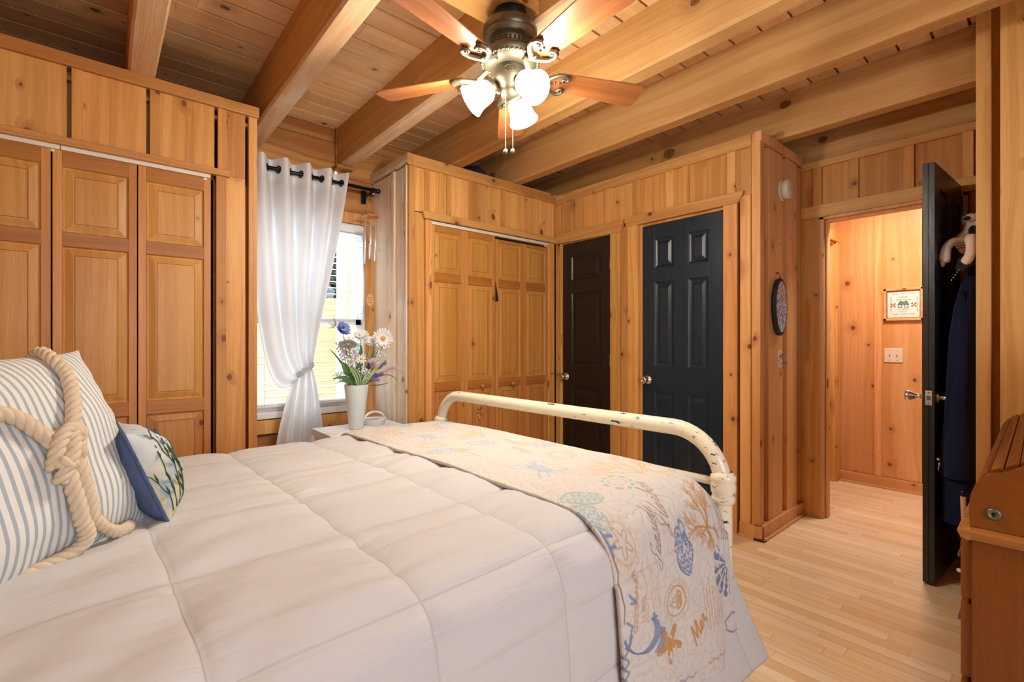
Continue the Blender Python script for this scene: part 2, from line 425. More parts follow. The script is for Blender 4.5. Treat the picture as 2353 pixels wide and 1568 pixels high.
struct('wall_doors', mb, [PINE['Z'], DARKIN], 'knotty pine board wall holding the two closed black doors', 'wall', .002)
mb = MB().box(B0-.016, B1, 1.217, 2.83, 2.347, 2.419)
struct('trim_8', mb, PINE['Y'], 'pine cap board above the two black doors', 'trim', .003)
mb = MB().prism([(B0-.022,1.256,2.091),(B0-.022,1.292,2.022),(B0-.022,2.10,2.022),(B0-.022,2.124,2.091)], (.03,0,0))
struct('trim_9', mb, PINE['Y'], 'angled pine header above the wide navy black door', 'trim', .002)
mb = MB().prism([(B0-.018,2.13,2.087),(B0-.018,2.162,1.994),(B0-.018,2.83,2.006),(B0-.018,2.83,2.087)], (.03,0,0))
struct('trim_10', mb, PINE['Y'], 'pine header above the narrow black door', 'trim', .002)

# ---------------- alcove side wall (Y=1.17) and entry wall (X=3.62)
mb = MB()
mb.box(2.95, 3.0, 1.168, 1.19, 0, 2.42); mb.box(3.0, 3.6, 1.205, 1.22, 0, 2.42, 1)
mb.box(3.067, 3.287, 1.168, 1.205, .08, 2.36); mb.box(3.345, 3.521, 1.162, 1.205, .08, 2.36)
mb.box(3.575, 3.62, 1.170, 1.205, .08, 2.36)
mb.box(2.94, 3.62, 1.158, 1.2, 2.365, 2.425)
struct('wall_alcove', mb, [HALLW, HALLW], 'pine batten side wall of the entry alcove', 'wall', .002)
mb = MB().box(2.93, 3.62, 1.15, 1.2, 0, .085).box(2.922, 3.62, 1.135, 1.2, 0, .014)
mb.box(2.932, 2.95, 1.15, 1.284, 0, .085).box(2.922, 2.95, 1.135, 1.29, 0, .014)
struct('baseboard_alcove', mb, HALLW, 'pine baseboard wrapping the alcove corner', 'baseboard', .003)
mb = MB()
E0, E1 = XE, XE+.03
for a, b in ((.367,.565),(.624,.838),(.895,1.045),(1.10,1.17)): mb.box(E0+.008, E1, a-.06, b+.001, 2.06, 2.345)
for a, b in ((.318,.364),(.57,.624),(.841,.893),(1.047,1.096)): mb.box(E0-.008, E1, a, b, 2.06, 2.345)
mb.box(E0-.002, E1, 1.055, 1.17, 0, 2.03); mb.box(E0-.002, E1, .25, .335, 0, 2.03)
mb.box(E1-.002, E1+.1, 1.06, 1.17, 0, 2.4); mb.box(E1, E1+.1, .2, .34, 0, 2.4); mb.box(E1, E1+.1, .2, 1.2, 2.04, 2.4)
struct('wall_entry', mb, ALC['Z'], 'pine board wall around the entry doorway', 'wall', .002)
mb = MB().box(E0-.016, E1, .25, 1.168, 2.335, 2.382).box(E0-.016, E1, .25, 1.168, 2.003, 2.083)
struct('trim_11', mb, PINE['Y'], 'pine header and upper rail over the entry doorway', 'trim', .003)
mb = MB()
for a, b in ((1.033,1.06),(.34,.362)): mb.box(E0-.004, E1+.10, a, b, 0, 2.003)
mb.box(E0+.03, E1+.06, 1.022, 1.034, 0, 1.99); mb.box(E0-.004, E1+.1, .34, 1.06, 1.985, 2.004); mb.box(E0+.03, E1+.06, .36, 1.03, 1.972, 1.99)
struct('trim_12', mb, HALLW, 'pink lit pine jamb lining of the entry doorway', 'trim', .002)

# ---------------- right wall (X=2.95, Y<.25) and its return toward the entry
mb = MB()
mb.box(2.95, 2.975, .205, .253, 0, 2.72)
mb.box(3.02, 3.04, -1.6, .21, 0, 2.72, 1)
for a, b in ((-.13,.178),(-.45,-.14),(-.77,-.46),(-1.09,-.78),(-1.6,-1.1)): mb.box(2.965, 3.0, a, b, 0, 2.72)
struct('wall_right', mb, [PINE['Z'], PINE['Z']], 'knotty pine board wall behind the desk', 'wall', .002)
mb = MB().box(2.976, 3.62, .205, .25, 0, 2.4).box(3.5, 3.545, .25, .262, 0, 2.4)
struct('wall_coats', mb, HALLW, 'pine alcove wall where the coat hangs', 'wall', .002)
mb = MB()
mb.box(-1.06, -.5, -1.66, -1.6, 0, 2.72); mb.box(1.4, 5.2, -1.66, -1.6, 0, 2.72); mb.box(-.5, 1.4, -1.66, -1.6, 0, .85); mb.box(-.5, 1.4, -1.66, -1.6, 2.15, 2.72)
struct('wall_back', mb, PINE['Z'], 'pine wall behind the camera with an assumed window opening', 'wall')  # opening assumed, lets in daylight from behind the camera
mb = MB()
for a, b, c, d in ((-.5,-.45,.85,2.15),(1.35,1.4,.85,2.15),(-.5,1.4,.85,.9),(-.5,1.4,2.1,2.15),(.43,.47,.85,2.15)):
    mb.box(a, b, -1.65, -1.6, c, d)
struct('window_2_assumed', mb, VINYL, 'assumed white framed window behind the camera', 'window')  # window assumed from the bluish light on the bed's near side

# ---------------- hall beyond the doorway
HX = 4.75
mb = MB()
for a, b in ((1.02,1.30),(.70,.955),(.36,.67),(.0,.33),(-.4,-.03)): mb.box(HX+.006, HX+.03, a-.03, b+.035, .09, 2.42)
mb.box(HX-.006, HX+.03, .95, 1.0, .09, 2.42); mb.box(HX-.006, HX+.03, .33, .38, .09, 2.42)
mb.box(HX+.03, HX+.06, -1.6, 1.4, 0, 2.42)
struct('wall_hall', mb, HALLW, 'warm knotty pine wall at the far side of the hall', 'wall', .002)
mb = MB().box(HX-.016, HX+.01, -.5, 1.24, 0, .088).box(HX-.026, HX+.01, -.5, 1.24, 0, .016)
struct('baseboard_hall', mb, HALLX, 'pine baseboard along the hall far wall', 'baseboard', .003)
mb = MB()
mb.box(3.75, 4.30, 1.25, 1.28, 0, 2.42); mb.box(4.28, 4.78, 1.25, 1.28, 2.08, 2.42); mb.box(4.72, 4.78, 1.25, 1.28, 0, 2.1)
mb.box(3.72, 3.75, 1.17, 1.28, 0, 2.42)
struct('wall_hall_side', mb, HALLW, 'pine side wall of the hall', 'wall', .002)
mb = MB().box(4.24, 4.33, 1.232, 1.26, 0, 2.01).box(4.66, 4.745, 1.232, 1.26, 0, 2.01).box(4.22, 4.75, 1.228, 1.26, 2.01, 2.09)
mb.box(4.33, 4.345, 1.25, 1.36, 0, 2.01).box(4.645, 4.66, 1.25, 1.36, 0, 2.01).box(4.33, 4.66, 1.25, 1.36, 1.995, 2.01)
struct('trim_13', mb, PINE['Z'], 'pale pine door casing on the hall side wall', 'trim', .003)
struct('door_6', MB().box(4.345, 4.645, 1.29, 1.325, .005, 1.995).box(4.37, 4.43, 1.284, 1.30, .005, 1.995).box(4.56, 4.62, 1.284, 1.30, .005, 1.995), PINE['Z'], 'pale pine door standing in the hall side wall', 'door', .002)
struct('wall_hall_end', MB().box(3.6, 4.8, -1.6, -1.55, 0, 2.42), HALLW, 'pine end wall of the hall', 'wall')
struct('ceiling_hall', MB().box(3.72, 4.82, -1.6, 1.4, 2.40, 2.44), CEILW, 'pine ceiling of the hall', 'ceiling')
# ------------------------------------------------------------------ doors
def frustum_panel(mb, x0, x1, z0, z1, yf, depth, mold, field, rise, mi=0):
    """raised panel seen from -y: moulding slopes from yf down to yf+depth, then a bevelled field rises"""
    def rect(i, y): return [(x0+i,y,z0+i),(x1-i,y,z0+i),(x1-i,y,z1-i),(x0+i,y,z1-i)]
    R = [rect(0,yf), rect(mold*.45,yf+depth*.6), rect(mold,yf+depth), rect(mold+.006,yf+depth), rect(field,yf+depth-rise)]
    v = [p for r in R for p in r]; f = []
    for i in range(len(R)-1):
        for k in range(4):
            k2 = (k+1) % 4
            f.append((i*4+k, i*4+k2, (i+1)*4+k2, (i+1)*4+k))
    L = (len(R)-1)*4
    f.append((L, L+1, L+2, L+3))
    mb.add(v, f, mi)
def panel_front(mb, w, h, cols, rows, yf, th, depth=.009, mold=.018, field=.045, rise=.006, mi=0, rail=None, pmi=None):
    """slab with stiles, rails and raised panels; local frame x across, z up, front at y=yf facing -y"""
    rail = mi if rail is None else rail; pmi = mi if pmi is None else pmi
    xs = [0] + [c for a, b in cols for c in (a, b)] + [w]
    zs = [0] + [c for a, b in rows for c in (a, b)] + [h]
    mb.box(0, w, yf+depth+.002, yf+th, 0, h, mi)
    for i in range(0, len(xs), 2): mb.box(xs[i], xs[i+1], yf, yf+depth+.004, 0, h, mi)
    for a, b in cols:
        for i in range(0, len(zs), 2): mb.box(a, b, yf, yf+depth+.004, zs[i], zs[i+1], rail)
        for c, d in rows: frustum_panel(mb, a, b, c, d, yf, depth, mold, field, rise, pmi)
def knob_mb(M, r=.027):
    k = MB(M)
    k.lathe([(.001,0),(.033,0),(.033,.004),(.026,.010),(.013,.014),(.012,.030),(.018,.036),(r,.046),(r,.058),(r*.8,.066),(r*.45,.068),(r*.42,.066),(.002,.066)], (0,0,0), (0,-1,0), 28)
    return k

# --- bifold closet doors: local x to the right, front toward -Y
def bifold(name, label, leaves, wood3, knobleaf, knobx, z0=.02, h=1.99, extra=None):
    root = thing(name, label, 'closet door', (leaves[0][0], YF+.01, 0), 'bifold closet doors', 'structure')
    for i, (a, b) in enumerate(leaves):
        w = b-a
        M = Matrix.Translation((a, YF+.006, z0))
        mb = MB(M)
        panel_front(mb, w, h, [(.030, w-.030)], [(.23,.81),(.873,1.575),(1.636,1.923)], 0, .028, depth=.010, mold=.004, field=.036, rise=.007, mi=0, rail=1, pmi=0)
        for c, d in ((.23,.81),(.873,1.575),(1.636,1.923)):   # thin scribed lines around each field
            x0, x1, q0, q1 = .030+.040, w-.030-.040, c+.040, d-.040
            for (p, q, r, s) in ((x0,x1,q0,q0+.0025),(x0,x1,q1,q1+.0025),(x0,x0+.0025,q0,q1),(x1,x1+.0025,q0,q1)):
                mb.box(p, q, .0022, .006, r, s, 2)
        lf = mb.build('door_leaf', wood3, root, .0015)
        if i == knobleaf:
            k = MB(); k.lathe([(.001,-.004),(.010,-.004),(.009,.006),(.015,.014),(.019,.022),(.017,.030),(.009,.034),(.001,.035)], (knobx, YF+.006, .848), (0,-1,0), 20)
            k.build('knob', DOORW['Z'], lf)
    return root
LINE = plain('scribed_line', (.16,.055,.012), .6)
W3 = [DOORW['Z'], RAILW, LINE]
bifold('door_1', 'orange pine bifold door pair at the far end of the left closet, partly out of view', [(-.77,-.472),(-.467,-.167)], W3, 1, -.215)
bifold('door_2', 'orange pine bifold door pair of the left closet beside the curtain', [(-.161,.125),(.130,.422)], W3, 0, -.016)
bifold('door_3', 'left pair of bifold doors on the right corner closet', [(1.716,1.998),(2.000,2.283)], W3, 1, 2.149, 0.02, 1.965)
bifold('door_4', 'right pair of bifold doors on the corner closet beside the narrow black door', [(2.290,2.576),(2.578,2.857)], W3, 0, 2.451, 0.02, 1.945)
def track(x0, x1, z, label):
    mb = MB().box(x0, x1, YF-.004, YF+.030, z, z+.022)
    mb.box(x1-.03, x1-.015, YF+.005, YF+.02, z-.012, z)
    o = mb.build('door_track', CREAM, None, .002); tag(o, label, 'door track', 'bifold door tracks')
track(-1.0, -.138, 2.010, 'cream bifold track above the outer left closet door pair')
track(-.136, .420, 2.010, 'cream bifold track above the left closet pair beside the curtain')
track(1.714, 2.857, 1.986, 'cream bifold track above the right corner closet doors')
# carved ornament on the right closet's left pair
mb = MB()
for k in range(10):
    a = 2*PI*k/10
    mb.sphere((2.137+.020*math.cos(a), YF+.002, .655+.047*math.sin(a)), .011, 10, 7, 0, (1,.7,1.2))
mb.tube([(2.137+.013*math.cos(t)*(1+.3*math.sin(3*t)), YF-.004, .655+.036*math.sin(t)) for t in np.linspace(0, 2*PI, 30)[:-1]], .004, 6, closed=True)
for s in (-1,1): mb.tube([(2.137+s*.012*math.sin(t)*t/3, YF-.006, .655+.012*math.cos(t)*t/3) for t in np.linspace(0, 6, 20)], .0035, 6)
mb.sphere((2.137, YF-.001, .60), .010, 10, 7, 0, (1,.6,1.8)); mb.sphere((2.137, YF-.001, .708), .009, 10, 7, 0, (1.2,.6,1))
tag(mb.build('carved_ornament', DOORW['Z']), 'small carved oval wood ornament on the right closet door below its knob', 'ornament')
# dark cloth corner caught between the closet pairs
mb = MB().prism([(2.284,YF-.003,1.635),(2.313,YF-.003,1.488),(2.284,YF-.003,1.483)], (0,.004,0))
tag(mb.build('cloth_corner', plain('black_cloth', (.01,.01,.012), .9)), 'black triangle of cloth caught between the right closet bifold doors', 'cloth')

# --- black doors in wall X=2.95; local x runs toward -Y (rightwards in the room), front faces -X
def mwall(X, Y): return Matrix(((0,1,0,X),(-1,0,0,Y),(0,0,1,0),(0,0,0,1)))
def black_door(name, label, X, Ya, w, h, cols, rows, mat, knob, hinges):
    root = thing(name, label, 'door', (X, Ya-w/2, 0), None, 'structure')
    M = mwall(X, Ya) @ Matrix.Translation((0,0,.008))
    mb = MB(M); panel_front(mb, w, h, cols, rows, 0, .035, depth=.010, mold=.018, field=.044, rise=.007)
    mb.build('door_panel', mat, root, .001)
    knob_mb(mwall(X, Ya) @ Matrix.Translation((knob[0],0,knob[1]))).build('knob', STEEL, root)
    for hz in hinges:
        hm = MB(mwall(X, Ya)); hm.box(w-.004, w+.006, -.006, .004, hz-.045, hz+.045); hm.tube([(w+.001,-.008,hz-.047),(w+.001,-.008,hz+.047)], .005, 8)
        hm.build('hinge', STEEL, root)
    return root
black_door('door_5', 'narrow black three panel door next to the corner closet', 2.958, 2.766, .499, 1.985, [(.098,.400)], [(.215,.79),(.965,1.57),(1.675,1.872)], BLKDOOR, (.038,.882), (1.78,1.03))
black_door('door_7', 'wide navy black six panel door in the bedroom wall', 2.956, 1.982, .594, 1.992, [(.098,.247),(.352,.492)], [(.215,.815),(.990,1.588),(1.688,1.895)], NAVYDOOR, (.046,.903), (1.80,1.05,.3))

# --- open entry door, hinged at (3.66,.40), latch edge toward the bed
hp = Vector((3.672,.408,0)); ang = math.atan2(.445-.408, 3.021-3.672)
root = thing('door_8', 'black six panel entry door standing open into the bedroom', 'door', tuple(hp), None, 'structure')
c, s_ = math.cos(ang), math.sin(ang)
# local x from hinge to latch, local y = door normal toward +Y side, origin on +Y face
wd = .652
MD = Matrix(((c,-s_,0,hp.x),(s_,c,0,hp.y),(0,0,1,.01),(0,0,0,1)))     # local +y points to -Y world (x runs to -X)
cols, rows = [(.105,.27),(.375,.545)], [(.215,.815),(.985,1.60),(1.70,1.92)]
mb = MB(MD)
panel_front(mb, wd, 2.03, cols, rows, 0, .026, depth=.009, mold=.018, field=.044, rise=.006)
MD2 = MD @ Matrix(((-1,0,0,wd),(0,-1,0,.045),(0,0,1,0),(0,0,0,1)))
mb.M = MD2; panel_front(mb, wd, 2.03, [(wd-b, wd-a) for a, b in cols[::-1]], rows, 0, .026, depth=.009, mold=.018, field=.044, rise=.006)
mb.build('door_panel', OPENDOOR, root, .0012)
for Mk in (MD @ Matrix.Translation((wd-.06,0,.895)), MD2 @ Matrix.Translation((.06,0,.895))):
    k = MB(Mk); k.lathe([(.001,0),(.032,0),(.031,.005),(.014,.012),(.012,.03),(.016,.042),(.026,.062),(.028,.072),(.024,.078),(.002,.08)], (0,0,0), (0,-1,0), 28)
    k.build('knob', STEEL, root)
lp = MB(MD).box(wd-.001, wd+.0015, .010, .036, .86, .93); lp.build('latch_plate', STEEL, root, .001)
l2 = MB(MD).box(wd, wd+.009, .017, .029, .885, .905).sphere((wd+.002,.023,.869), .003, 8, 6).sphere((wd+.002,.023,.921), .003, 8, 6); l2.build('latch_bolt', plain('dark_steel', (.2,.2,.2), .3, 1), root)
sp = MB().box(3.655, 3.658, 1.018, 1.024, .87, .93); tag(sp.build('strike_plate', plain('dark_bronze', (.06,.045,.04), .4, .8)), 'dark strike plate on the entry doorway jamb', 'strike plate')
# ------------------------------------------------------------------ window, blind, curtain
def glass():
    t = NT('clear_window_glass'); t.t.nodes.remove(t.b)
    a = t.n('ShaderNodeBsdfTransparent'); g = t.n('ShaderNodeBsdfGlossy'); g.inputs['Roughness'].default_value = .02
    mx = t.n('ShaderNodeMixShader'); mx.inputs[0].default_value = .05
    t.t.links.new(a.outputs[0], mx.inputs[1]); t.t.links.new(g.outputs[0], mx.inputs[2]); t.t.links.new(mx.outputs[0], t.out.inputs[0])
    return t.m
def cloth(name, col, transl=.35, zband=None):
    t = NT(name); t.set(color=col, rough=.9, spec=.15)
    tr = t.n('ShaderNodeBsdfTranslucent'); t.put(tr.inputs['Color'], col)
    mx = t.n('ShaderNodeMixShader'); mx.inputs[0].default_value = transl
    if zband: t.put(mx.inputs[0], t.math('MULTIPLY_ADD', t.math('LESS_THAN', t.sep(t.coord())[2], zband), transl*.55, transl*.45))
    t.t.links.new(t.b.outputs[0], mx.inputs[1]); t.t.links.new(tr.outputs[0], mx.inputs[2]); t.t.links.new(mx.outputs[0], t.out.inputs[0])
    return t.m
GLASS = glass()
CURT = cloth('white_curtain_fabric', (.86,.88,.91), .42, 2.205)
WX0, WX1, WZ0, WZ1 = .62, 1.487, .70, 2.036
root = thing('window_1', 'white vinyl double hung window behind the curtain', 'window', (1.05,3.45,.7), None, 'structure')
mb = MB()
for y0, y1, z0, z1 in ((3.445,3.475,WZ0,1.345),(3.475,3.505,1.30,WZ1)):
    mb.box(WX0+.012, WX0+.055, y0, y1, z0+.01, z1-.005); mb.box(WX1-.055, WX1-.012, y0, y1, z0+.01, z1-.005)
    mb.box(WX0+.012, WX1-.012, y0, y1, z0+.005, z0+.05); mb.box(WX0+.012, WX1-.012, y0, y1, z1-.05, z1-.004)
mb.build('sash', VINYL, root, .002)
mb = MB().box(WX0, WX0+.014, 3.405, 3.51, WZ0, WZ1).box(WX1-.014, WX1, 3.405, 3.51, WZ0, WZ1).box(WX0, WX1, 3.405, 3.51, WZ1-.014, WZ1)
mb.build('window_frame', VINYL, root, .002)
mb = MB().box(WX0, WX1, 3.375, 3.51, .672, .715).box(WX0, WX1, 3.43, 3.51, .715, .74); mb.build('sill', WHITE, root, .004)
mb = MB().box(WX0+.05, WX1-.05, 3.458, 3.462, .74, 1.31).box(WX0+.05, WX1-.05, 3.488, 3.492, 1.34, 1.99); mb.build('glass_pane', GLASS, root)

root = thing('window_blind', 'white horizontal slat blind hanging open in the window', 'blind', (1.05,3.42,1.98))
MB().box(WX0+.02, WX1-.02, 3.383, 3.44, 1.972, 2.02).build('headrail', VINYL, root, .003)
mb = MB(); z = .765
while z < 1.965:
    dy = .012
    mb.prism([(WX0+.022,3.392,z-.002),(WX0+.022,3.417,z+.001),(WX0+.022,3.442,z-.001),(WX0+.022,3.442,z+.0012),(WX0+.022,3.417,z+.0032),(WX0+.022,3.392,z+.0002)], (WX1-WX0-.044,0,0))
    z += .0443
mb.build('slats', VINYL, root)
MB().box(WX0+.022, WX1-.022, 3.395, 3.44, .742, .757).build('bottom_rail', VINYL, root, .003)
mb = MB()
for x in (.80, 1.10, 1.36): mb.tube([(x,3.392,.75),(x,3.392,1.98)], .0012, 5).tube([(x,3.442,.75),(x,3.442,1.98)], .0012, 5)
mb.build('ladder_cord', VINYL, root)

RZ, RY = 2.268, 3.25
root = thing('curtain_rod', 'black metal curtain rod across the window', 'curtain rod', (1.0,RY,RZ))
MB().tube([(.45,RY,RZ),(1.50,RY,RZ)], .0125, 14).build('rod', BLACKM, root)
mb = MB().lathe([(.001,0),(.017,0),(.017,.012),(.013,.016),(.016,.024),(.019,.034),(.017,.044),(.009,.05),(.001,.051)], (1.485,RY,RZ), (1,0,0), 18); mb.build('finial', BLACKM, root)
mb = MB().box(1.466, 1.482, RY-.016, RY+.016, RZ-.045, RZ+.012).box(1.468, 1.480, RY, YW+.002, RZ-.030, RZ-.014).box(1.455, 1.493, YW-.01, YW+.002, RZ-.07, RZ+.03); mb.build('bracket', BLACKM, root, .003)
mb = MB().sphere((1.474,RY-.018,RZ-.033), .006); mb.build('bracket_screw', CREAM, root)

# curtain: bezier columns sweeping to the tie
NF = 4.6
def fold(u): return math.sin(2*PI*NF*u+.6)
def bez(P, s): a=(1-s); return [P[0][i]*a**3+3*P[1][i]*a*a*s+3*P[2][i]*a*s*s+P[3][i]*s**3 for i in (0,1)]
rows = []; NU, NS = 150, 90
def curt(u, s):
    g = (1-u)**1.6
    xt = .655+.632*u
    xe = .985+.065*u
    ze = .985
    P = [(xt,2.338),(xt+(xe-xt)*(.22-.1*g),1.82-.35*g),(xe-(.13*(1-u)+.13*g)+.055*u,1.38-.78*g),(xe,ze-.03*g)]
    x, z = bez(P, s)
    amp = .038*(1-s)**.8+.014
    yy = RY+amp*fold(u)+.010*math.sin(9*u+3*s)*math.sin(PI*s)-.035*g*math.sin(PI*s)**2
    x += .010*math.sin(2*PI*NF*u*1.0+1.7)*math.sin(PI*s)
    return (x, yy, z)
for i in range(NS+1): rows.append([curt(k/NU, i/NS) for k in range(NU+1)])
root = thing('curtain', 'white grommet curtain panel tied in a knot low beside the left closet', 'curtain', (1.0,RY,RZ))
# right edge kept straight in the photo; hem band at the top
mb = MB().grid(rows)
mb.build('upper_panel', CURT, root)
rows2 = []
for i in range(50):
    s = i/49; z = .99-.90*s
    w0, w1 = .05, .19+.02*math.sin(5*s)
    hw = w0+(w1-w0)*s**.75; cx = 1.005-.055*s
    rows2.append([(cx+hw*(2*k/100-1), RY+(.016+.022*s)*math.sin(2*PI*3.6*k/100+.8*s)-.02*s, z+.02*(1-abs(2*k/100-1))*(1-s)) for k in range(101)])
MB().grid(rows2).build('lower_panel', CURT, root)
mb = MB()
for dz, r in ((0,.013),(.016,.010)):
    mb.tube([(.962,RY-.012,.955+dz),(.975,RY-.040,.965+dz),(1.005,RY-.056,.985+dz),(1.035,RY-.050,1.005+dz),(1.056,RY-.020,1.020+dz),(1.056,RY+.02,1.02+dz),(1.01,RY+.045,.985+dz),(.968,RY+.02,.955+dz)], [r*.6,r,r,r*.9,r*.7,r*.6,r*.6,r*.5], 10, flat=.6)
mb.build('knot', CURT, root)
u = 0.0; zc = []
uu = np.linspace(0, 1, 2000); fv = [fold(a) for a in uu]
for i in range(1999):
    if fv[i]*fv[i+1] <= 0: zc.append((uu[i], fv[i+1] > fv[i]))
for u0, up in zc:
    s0 = .018
    for _ in range(30):
        p = curt(u0, s0); s0 += (p[2]-RZ)*.3
    p = Vector(curt(u0, s0)); T = Vector(curt(min(u0+.004,1), s0))-Vector(curt(max(u0-.004,0), s0)); T.z = 0; T.normalize()
    N = Vector((T.y,-T.x,0))
    mb = MB().tube([p+(T*math.cos(t)+Vector((0,0,1))*math.sin(t))*.0205 for t in np.linspace(0,2*PI,23)[:-1]], .0048, 8, closed=True)
    mb.build('grommet', BLACKM, root)

# ------------------------------------------------------------------ wind chime hanging from the rod bracket
root = thing('wind_chime', 'small wind chime with wooden disc and silver tubes hanging from the curtain rod end', 'wind chime', (1.44,3.19,2.22))
CW = wood('chime_wood', (.60,.23,.08), (.45,.14,.035), 'X', knot=0, rough=.25)
cx, cy = 1.435, 3.195
mb = MB().lathe([(.001,.011),(.045,.010),(.056,.004),(.058,-.002),(.054,-.009),(.001,-.010)], (cx,cy,2.062), (0,0,1), 32); mb.build('top_disc', CW, root)
mb = MB()
for k in range(3):
    a = 2*PI*k/3+.3; mb.tube([(cx,cy,2.205),(cx+.042*math.cos(a),cy+.042*math.sin(a),2.066)], .0011, 5)
mb.tube([(1.474,RY-.01,RZ-.045),(cx,cy,2.205)], .0015, 5)
mb.tube([(cx,cy,2.05),(cx,cy,1.50)], .0008, 5); mb.build('cord', plain('dark_cord', (.06,.03,.02), .8), root)
for k in range(6):
    a = 2*PI*k/6+.15; px, py = cx+.040*math.cos(a), cy+.040*math.sin(a)
    zt = 2.005-.004*k; L = (.25,.235,.27,.255,.22,.24)[k]
    mb = MB().lathe([(.0052,0),(.0072,0),(.0072,-L),(.0052,-L),(.0052,0)], (px,py,zt), (0,0,1), 14, caps=False); mb.tube([(px,py,zt-.01),(px,py,2.055)], .0008, 5)
    mb.build('chime_tube', CHROME, root)
MB().lathe([(.001,.006),(.014,.005),(.017,0),(.014,-.005),(.001,-.006)], (cx,cy,1.878), (0,0,1), 20).build('striker', CW, root)
so = MB().prism([(cx+.026*math.cos(t), cy-.014*math.cos(t)*.0, 1.47+.044*math.sin(t)) for t in np.linspace(0,2*PI,33)[:-1]], (0,.004,0)).build('wind_sail', plain('sail_wood', (.70,.42,.20), .5), root)
def text_mesh(txt, size, M, mat, parent, name='lettering', shear=0, align='CENTER', ext=.0004, spacing=1.0, offset=0):
    cu = bpy.data.curves.new(name, 'FONT'); cu.body = txt; cu.size = size; cu.align_x = align; cu.shear = shear; cu.extrude = ext; cu.space_character = spacing; cu.offset = offset
    tmp = bpy.data.objects.new('text_tmp', cu); COL.objects.link(tmp)
    bpy.context.view_layer.update()
    me = bpy.data.meshes.new_from_object(tmp.evaluated_get(bpy.context.evaluated_depsgraph_get()))
    bpy.data.objects.remove(tmp); bpy.data.curves.remove(cu)
    me.transform(M); me.materials.clear(); me.materials.append(mat)
    o = bpy.data.objects.new(name, me); COL.objects.link(o)
    o.parent = parent
    if parent is not None: o.matrix_parent_inverse = Matrix.Translation(-Vector(ROOTLOC.get(parent.name, (0,0,0))))
    return o
RX90 = Matrix.Rotation(PI/2, 4, 'X')
INK = plain('burnt_ink', (.10,.04,.02), .8)
for tx, zz, sz in (('Footprints',1.482,.0115),('in the',1.466,.0115),('Sand',1.449,.013)):
    text_mesh(tx, sz, Matrix.Translation((cx, cy-.0005, zz)) @ RX90, INK, so, 'lettering', .25)

# ------------------------------------------------------------------ white stand, vase, basket, flowers
STW = plain('white_stand_paint', (.78,.82,.83), .45)
root = thing('side_table', 'small white side table under the flower vase, behind the bed', 'side table', (1.24,2.86,0))
MB().box(.99, 1.50, 2.66, 3.06, .595, .635).build('tabletop', STW, root, .004)
MB().box(1.02, 1.47, 2.69, 3.03, .50, .595).build('apron', STW, root, .003)
for x, y in ((1.03,2.70),(1.46,2.70),(1.03,3.02),(1.46,3.02)): MB().box(x-.02, x+.02, y-.02, y+.02, 0, .5).build('leg', STW, root, .003)
LACE = plain('white_lace', (.82,.83,.84), .9)
mb = MB(); n = 72; v = [(1.20,2.84,.6385)]
for k in range(n):
    t = 2*PI*k/n; r = .205+.012*math.cos(12*t)
    v.append((1.20+r*math.cos(t), 2.84+r*.80*math.sin(t), .6375))
mb.add(v, [(0,1+k,1+(k+1)%n) for k in range(n)])
tag(mb.build('lace_doily', LACE, None, 0, .002), 'white scalloped lace doily spread under the flower vase', 'doily')
VX, VY = 1.19, 2.85
t = NT('white_glass_vase'); P = t.sep(t.coord())
sw = t.math('ABSOLUTE', t.math('SINE', t.math('MULTIPLY_ADD', P[2], 26, t.math('MULTIPLY', t.math('ADD', P[0], P[1]), 46))))
sw = t.rng(sw, 0, .06)
t.set(color=t.mix(sw, (.70,.74,.74), (.80,.85,.85)), rough=.22, sss=.15, spec=.5)
VASEM = t.m
mb = MB().lathe([(.001,0),(.040,0),(.043,.004),(.058,.14),(.0725,.268),(.0715,.272),(.069,.268),(.055,.14),(.040,.02),(.001,.016)], (VX,VY,.640), (0,0,1), 40)
tag(mb.build('vase', VASEM), 'tall tapered white vase holding silk flowers by the window', 'vase')
root = thing('basket', 'white basket with a tall round handle behind the vase', 'basket', (1.34,2.90,.637))
mb = MB().lathe([(.001,0),(.060,0),(.064,.004),(.078,.035),(.080,.038),(.076,.038),(.060,.008),(.001,.008)], (1.345,2.93,.637), (0,0,1), 28); mb.build('bowl', WHITE, root)
MB().tube([(1.345+.072*math.cos(a), 2.93, .665+.055*math.sin(a)) for a in np.linspace(0,PI,22)], .008, 8, flat=.6).build('handle', WHITE, root)

GRN = plain('leaf_green', (.07,.20,.06), .5); GRND = plain('leaf_dark_green', (.03,.10,.06), .5); STEM = plain('stem_green', (.10,.20,.09), .6)
t = NT('striped_leaf'); P = t.sep(t.coord('UV')); 
GRNS = plain('leaf_light_green', (.16,.36,.10), .5)
PET = {k: plain('petal_'+k, c, .7) for k, c in dict(white=(.85,.86,.86), grey=(.68,.71,.69), blue=(.28,.36,.74), pink=(.76,.48,.60), purple=(.20,.15,.40), yellow=(.80,.50,.12), cream=(.80,.78,.66), paleblue=(.62,.70,.80)).items()}
MOUTH = Vector((VX, VY, .90))
rf = random.Random(11)
def stem(root, tip, r=.0022, lean=.6, m=STEM):
    tip = Vector(tip); base = Vector((VX+rf.uniform(-.02,.02), VY+rf.uniform(-.02,.02), .68))
    d = tip-MOUTH; mo = Vector((VX+max(-.05,min(.05,d.x*.35)), VY+max(-.05,min(.05,d.y*.35)), .905))
    pts = []
    for i in range(13):
        s = i/12
        if s < .4: p = base.lerp(mo, s/.4)
        else:
            q = (s-.4)/.6; mid = mo.lerp(tip, .5)+Vector((0,0,.04*lean)); a = 1-q
            p = mo*a*a+mid*2*a*q+tip*q*q
        pts.append(p)
    MB().tube(pts, r, 6).build('stem', m, root)
    return (pts[-1]-pts[-2]).normalized()
